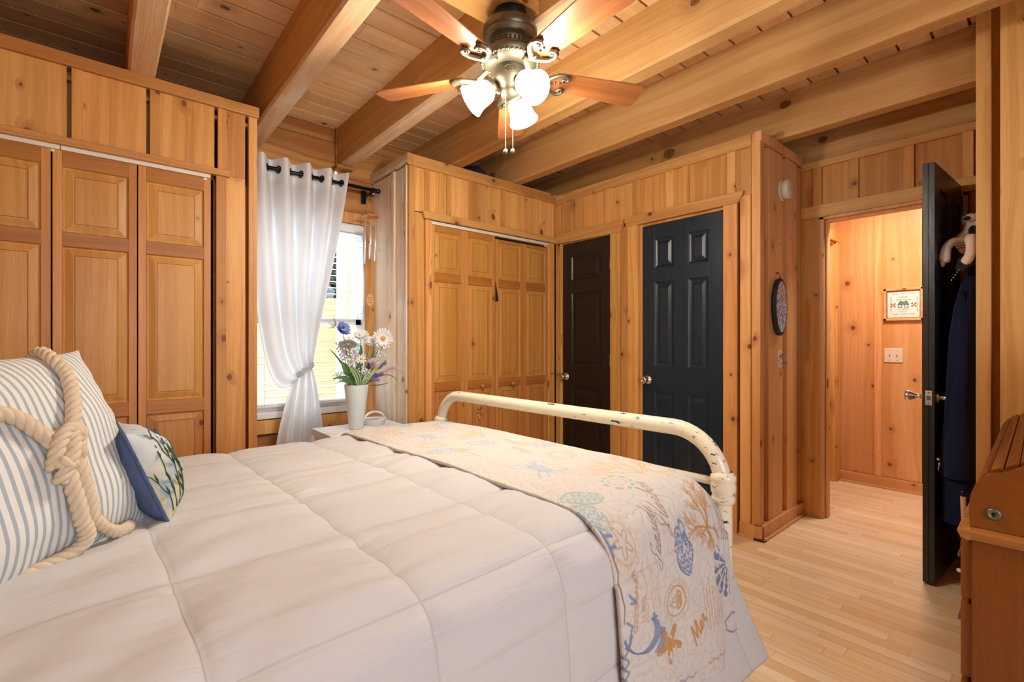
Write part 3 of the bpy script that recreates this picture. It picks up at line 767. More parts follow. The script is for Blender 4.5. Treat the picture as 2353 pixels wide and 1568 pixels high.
def fthing(name, label, cat, group=None): return thing(name, label, cat, (VX,VY,.68), group)
def frame(n):
    n = Vector(n).normalized(); a = n.orthogonal().normalized(); return n, a, n.cross(a)
def petals(root, c, n, cnt, r0, r1, w, m, cup=.2, layers=1, name='petals'):
    n, a, b = frame(n); c = Vector(c); mb = MB()
    for L in range(layers):
        for k in range(cnt):
            t = 2*PI*(k+.5*L)/cnt+rf.uniform(-.08,.08); d = a*math.cos(t)+b*math.sin(t); e = n.cross(d)
            rr = r1*(1-.22*L)*rf.uniform(.9,1.08); cu = cup+.25*L
            rows = []
            for i in range(6):
                s = i/5; ww = w*(.35+.65*math.sin(PI*min(1,.18+s*.72)))*(1 if s < .95 else .5); h = n*(cu*rr*s*s*.8+.003*L)
                p = c+d*(r0+(rr-r0)*s)+h
                rows.append([p-e*ww, p-e*ww*.3-n*.0015, p+e*ww*.3-n*.0015, p+e*ww])
            mb.grid(rows)
    return mb.build(name, m, root)
def daisy(label, tip, n, r, pm, cm, cnt=20, layers=2, cup=.15, group='silk daisies in the vase'):
    root = fthing('silk_daisy', label, 'flower', group)
    stem(root, tip)
    petals(root, tip, n, cnt, .006, r, r*.13, pm, cup, layers)
    nn = Vector(n).normalized(); mb = MB().sphere(Vector(tip)+nn*.004, r*.26, 14, 8); mb.build('flower_center', cm, root)
CAMD = (-.38,-.90,.1)
daisy('big white daisy with a yellow centre at the right of the bouquet', (1.352,2.82,1.197), (-.25,-.85,.05), .066, PET['white'], PET['yellow'], 22)
daisy('greyish daisy turned away at the left of the bouquet', (1.119,2.80,1.164), (.1,.35,.9), .062, PET['grey'], PET['cream'], 26, 3, -.25)
daisy('white daisy at the top centre of the bouquet', (1.243,2.90,1.215), (-.3,-.6,.7), .050, PET['white'], PET['cream'], 20)
daisy('white daisy in front of the pine window casing', (1.300,2.89,1.180), (-.1,-.8,.5), .040, PET['white'], PET['cream'], 18)
daisy('small white daisy with a yellow centre in the middle of the bouquet', (1.190,2.775,1.072), (-.3,-.9,.2), .034, PET['white'], PET['yellow'], 10, 1)
daisy('pale pink daisy behind the big white daisy', (1.44,2.92,1.206), (.1,-.8,.4), .034, plain('petal_blush', (.84,.68,.68), .7), PET['cream'], 16)
# blue flower
root = fthing('silk_cornflower', 'blue cornflower standing highest at the left of the bouquet', 'flower'); stem(root, (1.10,2.84,1.245))
petals(root, (1.10,2.84,1.25), (.1,-.75,.35), 12, .004, .046, .013, PET['blue'], .5, 3); MB().sphere((1.10,2.825,1.262), .009).build('flower_center', plain('flower_dark_blue', (.05,.06,.25), .6), root)
petals(root, (1.058,2.86,1.272), (-.8,-.4,.5), 5, .003, .036, .008, PET['paleblue'], .9, 1, 'bud')
# pink thistles
def thistle(label, tip, r):
    root = fthing('silk_thistle', label, 'flower', 'pink thistles in the vase'); d = stem(root, tip)
    mb = MB(); n, a, b = frame(d)
    for k in range(120):
        t = k*2.4; q = (k/90)**.5; dd = (n*(1.2-q)+(a*math.cos(t)+b*math.sin(t))*q).normalized()
        p = Vector(tip); mb.tube([p, p+dd*r*.6, p+dd*r*rf.uniform(.9,1.1)+Vector((0,0,.003))], [.0016,.0014,.0004], 4)
    mb.build('bristles', plain('thistle_pink', (.80,.60,.68), .8), root)
    MB().sphere(Vector(tip)-d*.006, .013, 12, 8, 0, (1,1,1.2)).build('flower_base', plain('thistle_base', (.65,.35,.45), .7), root)
thistle('fluffy pink thistle low at the right of the bouquet', (1.268,2.79,1.035), .040)
# lavender sprigs
def sprig(name, label, tip, L, m, cnt, dot, cat, group, sp=2.0):
    root = fthing(name, label, cat, group); d = stem(root, tip); mb = MB()
    for k in range(cnt):
        s = k/cnt; p = Vector(tip)-d*L*(1-s); t = k*2.4; n, a, b = frame(d)
        q = p+(a*math.cos(t)+b*math.sin(t))*dot*rf.uniform(.5,sp)
        mb.sphere(q, dot*rf.uniform(.6,1.1), 7, 5)
    mb.build('blossoms', m, root)
sprig('lavender_sprig', 'purple lavender sprig lowest at the right of the vase mouth', (1.345,2.80,.975), .09, PET['purple'], 34, .0065, 'flower', 'lavender sprigs in the vase')
sprig('lavender_sprig', 'purple lavender sprig below the big daisy at the right', (1.395,2.86,1.045), .075, PET['purple'], 26, .006, 'flower', 'lavender sprigs in the vase')
sprig('lavender_sprig', 'blue violet sprig drooping in front at the right', (1.305,2.77,.935), .045, plain('petal_violet', (.25,.25,.55), .7), 20, .006, 'flower', 'lavender sprigs in the vase')
for lb, tip in (('white blossom spray at the left middle of the bouquet', (1.125,2.78,1.09)), ('white blossom spray drooping low at the left of the bouquet', (1.045,2.80,.985)), ('white blossom spray in the centre of the bouquet', (1.215,2.775,1.01)), ('white blossom spray behind the centre leaves', (1.215,2.93,1.16)), ('white blossom spray standing at the upper left behind the grey daisy', (1.17,2.92,1.205)), ('white blossom spray under the big daisy', (1.345,2.81,1.115)), ('white blossom spray near the cornflower stem', (1.10,2.88,1.18))):
    sprig('blossom_spray', lb, tip, .12, PET['white'], 64, .0068, 'flower', 'white blossom sprays in the vase', 5.0)
# pink feathery plume
root = fthing('feathery_plume', 'pink and cream feathery plume arching out to the right of the bouquet', 'plume'); tip = Vector((1.37,2.84,.985)); stem(root, tip)
mb = MB(); mb2 = MB()
for k in range(130):
    s = k/130; p = Vector((1.36+.135*s, 2.84+.02*s, .98+.03*math.sin(2.6*s)-.01*s)); t = k*2.4
    q = p+Vector((.018, .014*math.cos(t), .016*math.sin(t)))*rf.uniform(.6,1.2)
    (mb if s < .62 else mb2).tube([p, q], [.0015,.0005], 4)
mb.build('pink_barbs', PET['pink'], root); mb2.build('cream_barbs', PET['cream'], root)
# leaves
def blade(label, pts, w, m, name='silk_leaf', twist=0):
    root = fthing(name, label, 'leaf', 'long leaves in the vase')
    P = [Vector(p) for p in pts]; n = 14; rows = []; rows2 = []
    for i in range(n+1):
        s = i/n; a = 1-s; p = P[0]*a*a+P[1]*2*a*s+P[2]*s*s; d = (P[1]-P[0])*a+(P[2]-P[1])*s
        e = d.cross(Vector((-.4,-.9,.15))).normalized(); nn = e.cross(d).normalized(); ww = w*(math.sin(PI*(.12+.86*s))**.8)
        rows.append([p+e*ww*x+nn*(abs(x)*ww*.35) for x in (-1,-.6,-.2,.2,.6,1)])
        rows2.append([p+e*ww*x+nn*(.0008+abs(x)*ww*.35) for x in (-.62,-.45)]); 
    MB().grid(rows).build('leaf_blade', m, root)
    for xs in ((-.75,-.55),(.55,.75),(-.1,.1)):
        st = []
        for i in range(n+1):
            s = i/n; a = 1-s; p = P[0]*a*a+P[1]*2*a*s+P[2]*s*s; d = (P[1]-P[0])*a+(P[2]-P[1])*s
            e = d.cross(Vector((-.4,-.9,.15))).normalized(); nn = e.cross(d).normalized(); ww = w*(math.sin(PI*(.12+.86*s))**.8)
            st.append([p+e*ww*x+nn*(abs(x)*ww*.35+sg*.0009) for x in xs for sg in (1,)])
        MB().grid(st).build('leaf_stripe', PET['cream'] if m is GRNS else GRNS, root)
vm = (VX-.02, VY-.03, .905)
blade('broad striped green leaf rising at the left of the vase', [(VX-.03,VY-.03,.90),(1.10,2.79,1.03),(1.075,2.79,1.055)], .020, GRN)
blade('broad light green leaf in front of the vase mouth', [(VX,VY-.045,.90),(1.17,2.77,1.0),(1.10,2.75,1.03)], .022, GRNS)
blade('narrow leaf arching down to the left of the vase', [(VX-.03,VY-.04,.90),(1.10,2.77,.99),(1.02,2.78,.955)], .012, GRN)
blade('thin leaf drooping lowest at the left', [(VX-.04,VY-.02,.90),(1.11,2.79,.965),(1.035,2.78,.93)], .009, GRNS)
blade('long thin leaf pointing up left behind the grey daisy', [(VX-.03,VY,.90),(1.10,2.80,1.05),(1.005,2.80,1.135)], .006, GRND)
blade('upright green leaf in the middle right', [(VX+.02,VY-.04,.90),(1.23,2.78,.98),(1.245,2.77,1.01)], .016, GRNS)
blade('green leaf leaning right under the pink thistle', [(VX+.03,VY-.04,.90),(1.25,2.78,.98),(1.345,2.79,1.06)], .010, GRNS)
blade('dark green leaf standing behind the centre of the bouquet', [(VX+.01,VY+.03,.90),(1.23,2.88,1.05),(1.235,2.88,1.155)], .018, GRND)
blade('dark green leaf beside the big daisy stem', [(VX+.02,VY+.02,.90),(1.29,2.85,1.02),(1.305,2.85,1.15)], .014, GRND)
blade('dark green leaf near the middle of the bouquet', [(VX,VY+.02,.90),(1.20,2.86,1.02),(1.255,2.86,1.10)], .018, GRND)
blade('slim brown green leaf arching far out to the right', [(VX+.05,VY-.02,.905),(1.40,2.84,1.02),(1.48,2.85,.905)], .0035, plain('dry_stem', (.16,.12,.05), .7))
blade('thin stalk reaching low to the right over the vase rim', [(VX+.05,VY-.03,.905),(1.34,2.82,.895),(1.40,2.83,.915)], .0035, plain('dry_stem_dark', (.12,.10,.06), .7))
# blue object near basket
tag(MB().lathe([(.001,0),(.02,0),(.022,.02),(.015,.024),(.001,.026)], (1.275,2.96,.637), (0,0,1), 18).build('blue_trinket', plain('blue_glaze', (.08,.16,.32), .3)), 'small blue trinket behind the vase base', 'trinket')
# ------------------------------------------------------------------ ceiling fan
FX, FY = 1.187, 1.387
tag(MB().box(.776, 1.274, 1.315, 1.50, 2.44, 2.70).build('fan_mount_block', PINE['X'], None, .003), 'pale pine block between two beams carrying the ceiling fan', 'mounting block', None, 'structure')
fan = thing('ceiling_fan', 'five blade ceiling fan with bronze motor and three lit glass shades', 'ceiling fan', (FX,FY,2.44))
mb = MB().lathe([(.001,2.442),(.060,2.442),(.064,2.435),(.064,2.405),(.060,2.398),(.063,2.392),(.05,2.385),(.001,2.38)], (FX,FY,0), seg=40); mb.build('canopy', plain('black_canopy', (.012,.015,.017), .35, .5), fan)
mb = MB().lathe([(.001,2.397),(.075,2.396),(.096,2.386),(.105,2.370),(.104,2.352),(.099,2.344)], (FX,FY,0), seg=48, caps=False); mh = mb.build('motor_housing', BRASSD, fan)
mb = MB().lathe([(.100,2.346),(.102,2.340),(.096,2.335),(.098,2.329),(.090,2.324),(.080,2.320),(.074,2.314),(.070,2.296),(.070,2.290),(.078,2.286),(.080,2.281),(.076,2.277),(.066,2.272)], (FX,FY,0), seg=48, caps=False)
mb.build('motor_ring', BRASS, mh)
mb = MB()
for k in range(28):
    a = 2*PI*k/28; c, s = math.cos(a), math.sin(a)
    mb.tube([(FX+.0735*c, FY+.0735*s, 2.313),(FX+.0712*c, FY+.0712*s, 2.300)], .0035, 6)
mb.build('vent_slots', BRASSD, mh)
mb = MB().lathe([(.066,2.274),(.112,2.268),(.117,2.260),(.112,2.244),(.095,2.230),(.070,2.222),(.001,2.220)], (FX,FY,0), seg=48)
for k in range(40):
    a = 2*PI*k/40; mb.sphere((FX+.106*math.cos(a), FY+.106*math.sin(a), 2.240), .008, 8, 5, 0, (1,1,.7))
mb.build('flywheel_bowl', BRASS, mh)
mb = MB().lathe([(.001,2.222),(.058,2.222),(.061,2.214),(.062,2.19),(.058,2.172),(.040,2.150),(.034,2.142),(.036,2.136),(.034,2.118),(.020,2.108),(.012,2.104),(.001,2.102)], (FX,FY,0), seg=40); sw = mb.build('switch_housing', BRASS, fan)
# oval emblem plate on the switch housing (faces the bed)
ea = math.radians(-130); ec = Vector((FX+.0625*math.cos(ea), FY+.0625*math.sin(ea), 2.196)); et = Vector((-math.sin(ea), math.cos(ea), 0)); en = Vector((math.cos(ea), math.sin(ea), 0))
mb = MB().tube([ec+et*.021*math.cos(t)+Vector((0,0,.012*math.sin(t)))-en*(.004*math.cos(t)**2) for t in np.linspace(0,2*PI,31)[:-1]], .0013, 6, closed=True)
mb.tube([ec+et*(-.013+.026*i/8)+Vector((0,0,-.004+.002*(i%2)))-en*.001 for i in range(9)], .0008, 5); mb.tube([ec+et*(-.006+.012*i/5)+Vector((0,0,.004+.002*(i%2))) for i in range(6)], .0008, 5)
mb.build('oval_emblem', BRASS, sw)
def local_obj(mb, name, mats, parent, M, **kw):
    o = mb.build(name, mats, parent, **kw); o.matrix_basis = M; return o
BW = wood('fan_blade_wood', (.42,.165,.055), (.25,.075,.022), 'X', knot=0, rough=.34, vary=.04, coat=.15)
def spiral(cx, cy, r0, turns, a0, sg, n=26): 
    return [(cx+sg*0+ (r0*(1-.82*i/(n-1)))*math.cos(a0+sg*2*PI*turns*i/(n-1)), cy+(r0*(1-.82*i/(n-1)))*math.sin(a0+sg*2*PI*turns*i/(n-1)), -.011) for i in range(n)]
for th in (49.2, 121.2, 193.2, 265.2, -22.8):
    M = Matrix.Translation((FX,FY,2.208)) @ Matrix.Rotation(math.radians(th), 4, 'Z') @ Matrix.Rotation(math.radians(-11), 4, 'X')
    # blade outline
    r0, r1, w0, w1 = .165, .568, .050, .066
    out = []
    for s in np.linspace(0,1,8): out.append((r0+.018*(1-math.sin(PI*s)), -w0+2*w0*s))
    out = [(x, y) for x, y in out][::-1]
    pts = [(r0+.012,-w0*.9),(r0,-w0*.6),(r0-.004,0),(r0,w0*.6),(r0+.012,w0*.9)]
    up = [(r0+(r1-.03-r0)*s, w0*.9+(w1-w0*.9)*s) for s in np.linspace(.1,1,8)]
    tip = [(r1-.03+.03*math.sin(t), w1-.03+.03*math.cos(t)) for t in np.linspace(.2,PI/2,6)]
    tip2 = [(r1-.03+.03*math.cos(t), -w1+.03-.03*math.sin(t)) for t in np.linspace(0,PI/2-.2,6)]
    dn = [(x,-y) for x, y in up[::-1]]
    poly = [(x,y,-.003) for x, y in pts+up+tip+tip2+dn]
    bl = local_obj(MB().prism(poly, (0,0,.006)), 'blade', BW, fan, M, bevel=.0015)
    mb = MB()
    mb.tube([(.070,0,.026),(.095,0,.022),(.120,0,.004),(.145,0,-.010),(.165,0,-.012)], [.011,.010,.010,.011,.010], 10, flat=.6)
    for sg in (-1,1):
        mb.tube([(.135,0,-.008),(.150,sg*.012,-.012),(.164,sg*.030,-.012),(.182,sg*.046,-.012),(.205,sg*.053,-.012),(.223,sg*.046,-.012),(.230,sg*.033,-.012),(.222,sg*.021,-.012),(.210,sg*.022,-.013),(.206,sg*.031,-.014),(.213,sg*.036,-.015)], [.011,.0115,.011,.0105,.010,.0095,.0085,.0075,.0065,.0055,.0045], 10, flat=.75)
        mb.sphere((.215,sg*.034,-.014), .0065, 10, 6)
    for x in (.185,.205): mb.sphere((x,0,-.005), .005, 8, 5)
    local_obj(mb, 'blade_iron', BRASS, bl, Matrix.Identity(4))
    bl.children[0].matrix_parent_inverse = Matrix.Identity(4)
def shade_mat():
    t = NT('lit_frosted_glass')
    t.set(color=(.9,.88,.82), rough=.4, emis=(1,.92,.77), es=LAMP_EMIT)
    return t.m
LAMP_EMIT = 34.0
SHADE = shade_mat()
lk = fan
LAMPS = []
for th in (147.2, 267.2, 27.2):
    a = math.radians(th); d = Vector((math.cos(a), math.sin(a), 0)); ax = (d*.80+Vector((0,0,-.60))).normalized()
    base = Vector((FX,FY,2.158))+d*.060
    mb = MB().tube([Vector((FX,FY,2.135))+d*.02, Vector((FX,FY,2.130))+d*.045, Vector((FX,FY,2.150))+d*.062, base+Vector((0,0,.004)), base+ax*.012], [.008,.007,.007,.008,.012], 10)
    mb.lathe([(.001,-.004),(.018,-.002),(.026,.008),(.027,.022),(.022,.024),(.001,.024)], base, ax, 22)
    mb.build('lamp_arm', BRASS, fan)
    mb = MB().lathe([(.022,.018),(.033,.024),(.042,.036),(.046,.054),(.047,.072),(.050,.090),(.057,.108),(.060,.114),(.058,.115),(.054,.108),(.047,.090),(.043,.070),(.042,.054),(.038,.038),(.030,.027),(.022,.021)], base, ax, 36, caps=False)
    sh = mb.build('lamp_shade', SHADE, fan)
    mb = MB().sphere(base+ax*.066, .024, 14, 9).lathe([(.012,.02),(.013,.045)], base, ax, 14)
    mb.build('bulb', SHADE, sh)
    LAMPS.append(base+ax*.112)
for (dx, dy), zb, z0 in (((-.030,-.010), 1.905, 2.16), ((.004,-.012), 1.915, 2.12)):
    mb = MB(); n = 60
    px, py = FX+dx, FY+dy
    for i in range(n): mb.sphere((px, py, z0-(z0-zb)*i/n), .0017, 6, 4)
    ch = mb.build('pull_chain', STEEL, fan)
    MB().lathe([(.001,.006),(.006,.004),(.0095,-.004),(.0095,-.013),(.004,-.018),(.001,-.018)], (px,py,zb-.004), (.25,.1,1), 16).build('pull_fob', BRASS, ch)
# dark storage bag on top of the corner closet
mb = MB(); rows = []
for i in range(9):
    v = i/8; rows.append([(2.22+(.16+.02*math.sin(3*t))*math.cos(t)*(1-.5*v**3), 3.05+.15*math.sin(t)*(1-.5*v**3), 2.366+.17*v+.01*math.sin(5*t+v*4)) for t in np.linspace(0,2*PI,29)[:-1]])
mb.grid(rows, closed_u=True); mb.add(rows[-1], [tuple(range(28))]); mb.add(rows[0], [tuple(range(28))[::-1]])
tag(mb.build('storage_bag', plain('navy_bag_fabric', (.012,.02,.07), .6)), 'dark navy bag stored on top of the right corner closet', 'bag')
# ------------------------------------------------------------------ bed (local frame: a along the bed to the foot, b across)
BTH = math.radians(2.2)
BM = Matrix.Translation((.4,1.4,0)) @ Matrix.Rotation(BTH, 4, 'Z')
def sstep(a, b, x):
    t = min(1, max(0, (x-a)/(b-a))); return t*t*(3-2*t)
bed = thing('bed', 'bed with a cream chipped iron tube footboard', 'bed', (.4,1.4,0))
t = NT('chipped_cream_enamel'); P = t.coord()
n1 = t.noise(t.vec('MULTIPLY', P, (60,22,60)), 1, 4, .65); n2 = t.noise(P, 5, 2)
ch = t.math('MULTIPLY', t.rng(n1, .60, .62), t.rng(n2, .44, .54))
t.set(color=t.mix(ch, (.80,.74,.56), (.02,.018,.016)), rough=t.math('MULTIPLY_ADD', ch, .4, .22), spec=.5); t.bump(t.math('SUBTRACT', 1, ch), .3, .0015)
ENAMEL = t.m
def arc3(c, r, a0, a1, n=10): return [(c[0], c[1]+r*math.cos(a), c[2]+r*math.sin(a)) for a in np.linspace(a0, a1, n)]
FA, FB = 1.020, .757
def hoop(a, zt, R=.165):
    return [(a,-FB,0),(a,-FB,.3),(a,-FB,.6),(a,-FB,zt-R-.05)]+arc3((a,-FB+R,zt-R), R, PI, PI/2, 12)+[(a,-.3,zt),(a,0,zt),(a,.3,zt)]+arc3((a,FB-R,zt-R), R, PI/2, 0, 12)+[(a,FB,zt-R-.05),(a,FB,.6),(a,FB,.3),(a,FB,0)]
fb = MB(BM).tube(hoop(FA,.895), .0265, 18).build('footboard', ENAMEL, bed)
mb = MB(BM)
for b in (-FB, FB):
    mb = MB(BM)
    mb.lathe([(.0265,-.055),(.033,-.050),(.035,-.036),(.031,-.028),(.036,-.018),(.037,.0),(.034,.012),(.037,.020),(.037,.030),(.031,.036),(.0265,.044)], (FA,b,.735), seg=22, caps=False)
    mb.build('cast_collar', ENAMEL, fb)
    MB(BM).lathe([(.0265,-.04),(.034,-.03),(.036,0),(.034,.03),(.0265,.04)], (FA,b,.30), seg=22, caps=False).build('cast_collar', ENAMEL, fb)
mb = MB(BM).tube([(FA,-FB,.742),(FA,-.3,.742),(FA,.3,.742),(FA,FB,.742)], .013, 12).tube([(FA,-FB,.30),(FA,FB,.30)], .013, 12); mb.build('crossbar', ENAMEL, fb)
for i in range(7):
    b = -.58+1.16*i/6
    MB(BM).tube([(FA,b,.30),(FA,b,.742)], .007, 10).build('spindle', ENAMEL, fb)
hb = MB(BM).tube(hoop(-1.04,1.20), .0265, 18).build('headboard', ENAMEL, bed)
MB(BM).tube([(-1.04,-FB,.742),(-1.04,FB,.742)], .013, 12).tube([(-1.04,-FB,.30),(-1.04,FB,.30)], .013, 12).build('crossbar', ENAMEL, hb)
for b in (-.72,.72): MB(BM).box(-1.04, 1.02, b-.012, b+.012, .27, .34).build('side_rail', ENAMEL, bed, .003)
tag(MB(BM).box(-1.0, .985, -.70, .70, .30, .46).build('box_spring', plain('ticking_fabric', (.55,.50,.45), .9), None, .03, seg=3), 'fabric box spring hidden under the comforter in the bed frame', 'box spring')
tag(MB(BM).box(-1.0, .975, -.695, .695, .462, .722).build('mattress', plain('mattress_fabric', (.72,.70,.66), .9), None, .05, seg=4), 'thick mattress under the white comforter', 'mattress')

# surface of the made bed: a along, w arc length across (negative = near side)
WF, RR = .625, .12
WQ = WF+RR*PI/2
def base_surf(a, w):
    s = -1 if w < 0 else 1; q = abs(w)
    if q <= WF: b, z, nb, nz = q, .750, 0, 1
    elif q <= WQ:
        t = (q-WF)/RR; b, z, nb, nz = WF+RR*math.sin(t), .750-RR+RR*math.cos(t), math.sin(t), math.cos(t)
    else:
        d = q-WQ; b, z, nb, nz = WF+RR+.045*(d/.44)**1.2, .750-RR-d, 1, .08
    z += .012*max(0, 1-(b/.70)**2)
    d = max(0, q-WQ)/.44
    e = max(0, a-.90)
    z -= (.9*e*e/.2)*(1-sstep(WF+.1, WQ+.15, q))
    return Vector((a, s*b, z)), Vector((0, s*nb, nz))
SEAM_A = [-.635,-.325,-.018,.291,.60,.91]; SEAM_W = [-.99,-.69,-.39,-.09,.21,.51,.81,1.11]
def comf(a, w, seams=True):
    p, n = base_surf(a, w)
    da = min(abs(a-x) for x in SEAM_A); dw = min(abs(w-x) for x in SEAM_W); dm = min(da, dw)
    f = .009*(1-math.exp(-(dm/.045)**2))-.005*math.exp(-(dm/.008)**2)
    if abs(w) > WQ: f *= .5
    nz = noise.noise((a*3.2+3, w*17, 1.7)); nz2 = noise.noise((a*5+9, w*34, 4.1)); nz3 = noise.noise((a*2.2, w*2.6, 8))
    k = .45+.55*math.exp(-(da/.09)**2)
    f += (.0075*nz+.0042*nz2)*k*(1 if abs(w) < WQ else .5)+.008*nz3
    # soft pull lines near the pillows
    if a < -.1: f += .009*noise.noise(((a-w)*9, (a+w)*2.2, 6))*sstep(.0,.45,-a)
    q = max(0, -w-WQ)/.44; fl = sstep(.62, 1.0, a)*q
    p = p+Vector((.15*fl*q**.3, -.05*fl, 0))
    return p+n*f
avals = list(np.linspace(-1.0, 1.0, 252)); wvals = list(np.linspace(-1.25, 1.25, 314))
rows = []
for a in avals: rows.append([comf(a, w) for w in wvals])
for e in range(1, 7):
    rows.append([p+Vector((.012*(1-(e/6)), 0, -.045*e))*(1-sstep(WF, WQ+.05, abs(w))) for p, w in zip(rows[251], wvals)])
t = NT('cream_white_cotton'); t.set(color=(.575,.57,.57), rough=.85, spec=.2, sheen=.15)
P = t.sep(t.coord('UV')); wr = t.noise(t.comb(t.math('MULTIPLY', P[0], 4.5), t.math('MULTIPLY', P[1], 42), 0), 1, 3, .55, .8)
def seamd(x, s0, sp): return t.math('ABSOLUTE', t.math('SUBTRACT', t.math('FRACT', t.math('DIVIDE', t.math('SUBTRACT', x, s0-sp/2), sp)), .5))
sm = t.math('MINIMUM', t.math('MULTIPLY', seamd(P[0], -.018, .309), .309), t.math('MULTIPLY', seamd(P[1], -.09, .30), .30))
sl = t.rng(sm, .0006, .0035); mask = t.math('SUBTRACT', 1, t.rng(sm, .0, .09))
t.set(color=t.mix(t.math('MULTIPLY', t.math('SUBTRACT', 1, sl), .42), (.575,.57,.57), (.45,.41,.37)))
t.bump(t.math('ADD', t.math('MULTIPLY', sl, .35), t.math('MULTIPLY', wr, t.math('MULTIPLY_ADD', mask, .8, .35))), .45, .007); COTTON = t.m
cmf = MB(BM).grid(rows).build('comforter', COTTON, None, 0, .006)
uvc = cmf.data.uv_layers.new(name='cloth'); li = np.zeros(len(cmf.data.loops), np.int32); cmf.data.loops.foreach_get('vertex_index', li)
aw = np.array([(a, w) for a in avals+[1.0]*6 for w in wvals], np.float32); uvc.data.foreach_set('uv', aw[li].reshape(-1))
tag(cmf, 'cream white box stitched comforter covering the bed', 'comforter')

def smooth_path(P, n):
    P = [Vector(p) for p in P]; P = [P[0]*2-P[1]]+P+[P[-1]*2-P[-2]]; out = []
    for i in range(1, len(P)-2):
        for k in range(n):
            s = k/n; a, b, c, d = P[i-1], P[i], P[i+1], P[i+2]
            out.append(.5*((2*b)+(c-a)*s+(2*a-5*b+4*c-d)*s*s+(3*b-a-3*c+d)*s**3))
    out.append(P[-2]); return out
# ---------------- printed quilt runner: the print is drawn on a small colour grid of the cloth itself
RES = .0024
RA0, RA1, RW0, RW1 = .438, 1.0, -1.205, .98
NA, NWd = int((RA1-RA0)/RES), int((RW1-RW0)/RES)
# canvas frame: U = along the cloth from the near hem, V = from the foot edge to the bed side edge
cv = np.zeros((NWd+1, NA+1, 3), np.float32); cv[:] = (.62,.59,.55)
GU, GV = np.meshgrid(np.arange(NWd+1)*RES, np.arange(NA+1)*RES, indexing='ij')
rp = random.Random(21)
fn = np.zeros_like(GU)
def blot(mask, col, al=1.0):
    m = (np.clip(mask, 0, 1)*al)[..., None]; cv[:] = cv*(1-m)+np.array(col, np.float32)*m
INKN = np.random.RandomState(4).rand((NWd+1)//4+2, (NA+1)//4+2).repeat(4,0).repeat(4,1)[:NWd+1,:NA+1]
def seg_mask(M, x0, y0, x1, y1, r):
    lo, hi = int((min(x0,x1)-r)/RES)-1, int((max(x0,x1)+r)/RES)+2; lo2, hi2 = int((min(y0,y1)-r)/RES)-1, int((max(y0,y1)+r)/RES)+2
    lo, lo2 = max(lo,0), max(lo2,0)
    if hi <= lo or hi2 <= lo2: return
    X, Y = GU[lo:hi,lo2:hi2], GV[lo:hi,lo2:hi2]
    if X.size == 0: return
    dx, dy = x1-x0, y1-y0; L = dx*dx+dy*dy+1e-12
    t = np.clip(((X-x0)*dx+(Y-y0)*dy)/L, 0, 1)
    d = np.hypot(X-x0-t*dx, Y-y0-t*dy)
    M[lo:hi,lo2:hi2] = np.maximum(M[lo:hi,lo2:hi2], np.clip((r-d)/RES+.5, 0, 1))
def lines(pl, r, col, al=.9):
    M = np.zeros_like(GU)
    for P in pl:
        for (x0,y0),(x1,y1) in zip(P[:-1], P[1:]): seg_mask(M, x0, y0, x1, y1, r)
    blot(M, col, al)
TAN, TAN2, BLU, BLU2, TEAL, BRN = (.50,.26,.075), (.62,.42,.20), (.15,.22,.36), (.36,.47,.60), (.30,.44,.45), (.22,.085,.035)
def rot(cx, cy, an): c, s = math.cos(an), math.sin(an); return lambda x, y: (cx+c*x-s*y, cy+s*x+c*y)
def coral(cx, cy, size, an, col, al=.9):
    R = rot(cx, cy, an); pl = []; trunk = []
    def br(x, y, a, L, k):
        n = 4; P = [(x,y)]
        for i in range(n): a += rp.uniform(-.22,.22); x += L/n*math.cos(a); y += L/n*math.sin(a); P.append((x,y))
        pl.append([R(*q) for q in P])
        if k > 0:
            for q in P[2:]:
                for s in (-1,1):
                    if rp.random() < .8: br(q[0], q[1], a+s*rp.uniform(.3,.65), L*.55, k-1)
    for a in (-.9,-.3,.3,.9): br(0, 0, a, size*.55, 2)
    lines(pl, .0011, col, al); lines([P for P in pl if math.dist(P[0], (cx,cy)) < .004], .0026, col, al)
def ell_mask(cx, cy, rx, ry, an=0):
    c, s = math.cos(an), math.sin(an); X, Y = GU-cx, GV-cy
    return np.hypot((X*c+Y*s)/rx, (-X*s+Y*c)/ry)
def ring(cx, cy, rx, ry, w, col, al=.85, an=0, dash=0):
    d = np.abs(ell_mask(cx,cy,rx,ry,an)-1)*min(rx,ry); M = np.clip((w/2-d)/RES+.5, 0, 1)
    if dash: M = M*(np.sin(np.arctan2(GV-cy, GU-cx)*dash) > -.2)
    blot(M, col, al)
def starfish(cx, cy, r, col, fill=False, an=0, al=.9):
    P = []
    for k in range(40):
        a = an+2*PI*k/40; q = r*(.34+.66*abs(math.cos(2.5*(a-an)))**2.2)
        P.append((cx+q*math.cos(a), cy+q*math.sin(a)))
    if fill:
        ang = np.arctan2(GV-cy, GU-cx)-an; q = r*(.34+.66*np.abs(np.cos(2.5*ang))**2.2); d = np.hypot(GU-cx, GV-cy)
        blot(np.clip((q-d)/RES, 0, 1)*(INKN > .12), col, al)
    else: lines([P+[P[0]]], .0014, col, al)
def stamp(cx, cy, rx, ry, col):
    ring(cx,cy,rx,ry,.002,col,.5); ring(cx,cy,rx*.93,ry*.93,.0016,col,.45); ring(cx,cy,rx*.70,ry*.70,.0045,col,.9,0,0)
    pl = []
    for k in range(26):
        if rp.random() < .85:
            a = 2*PI*k/26; pl.append([(cx+rx*.78*math.cos(a), cy+ry*.78*math.sin(a)), (cx+rx*.87*math.cos(a+.04), cy+ry*.87*math.sin(a+.04))])
    lines(pl, .0016, col, .6)
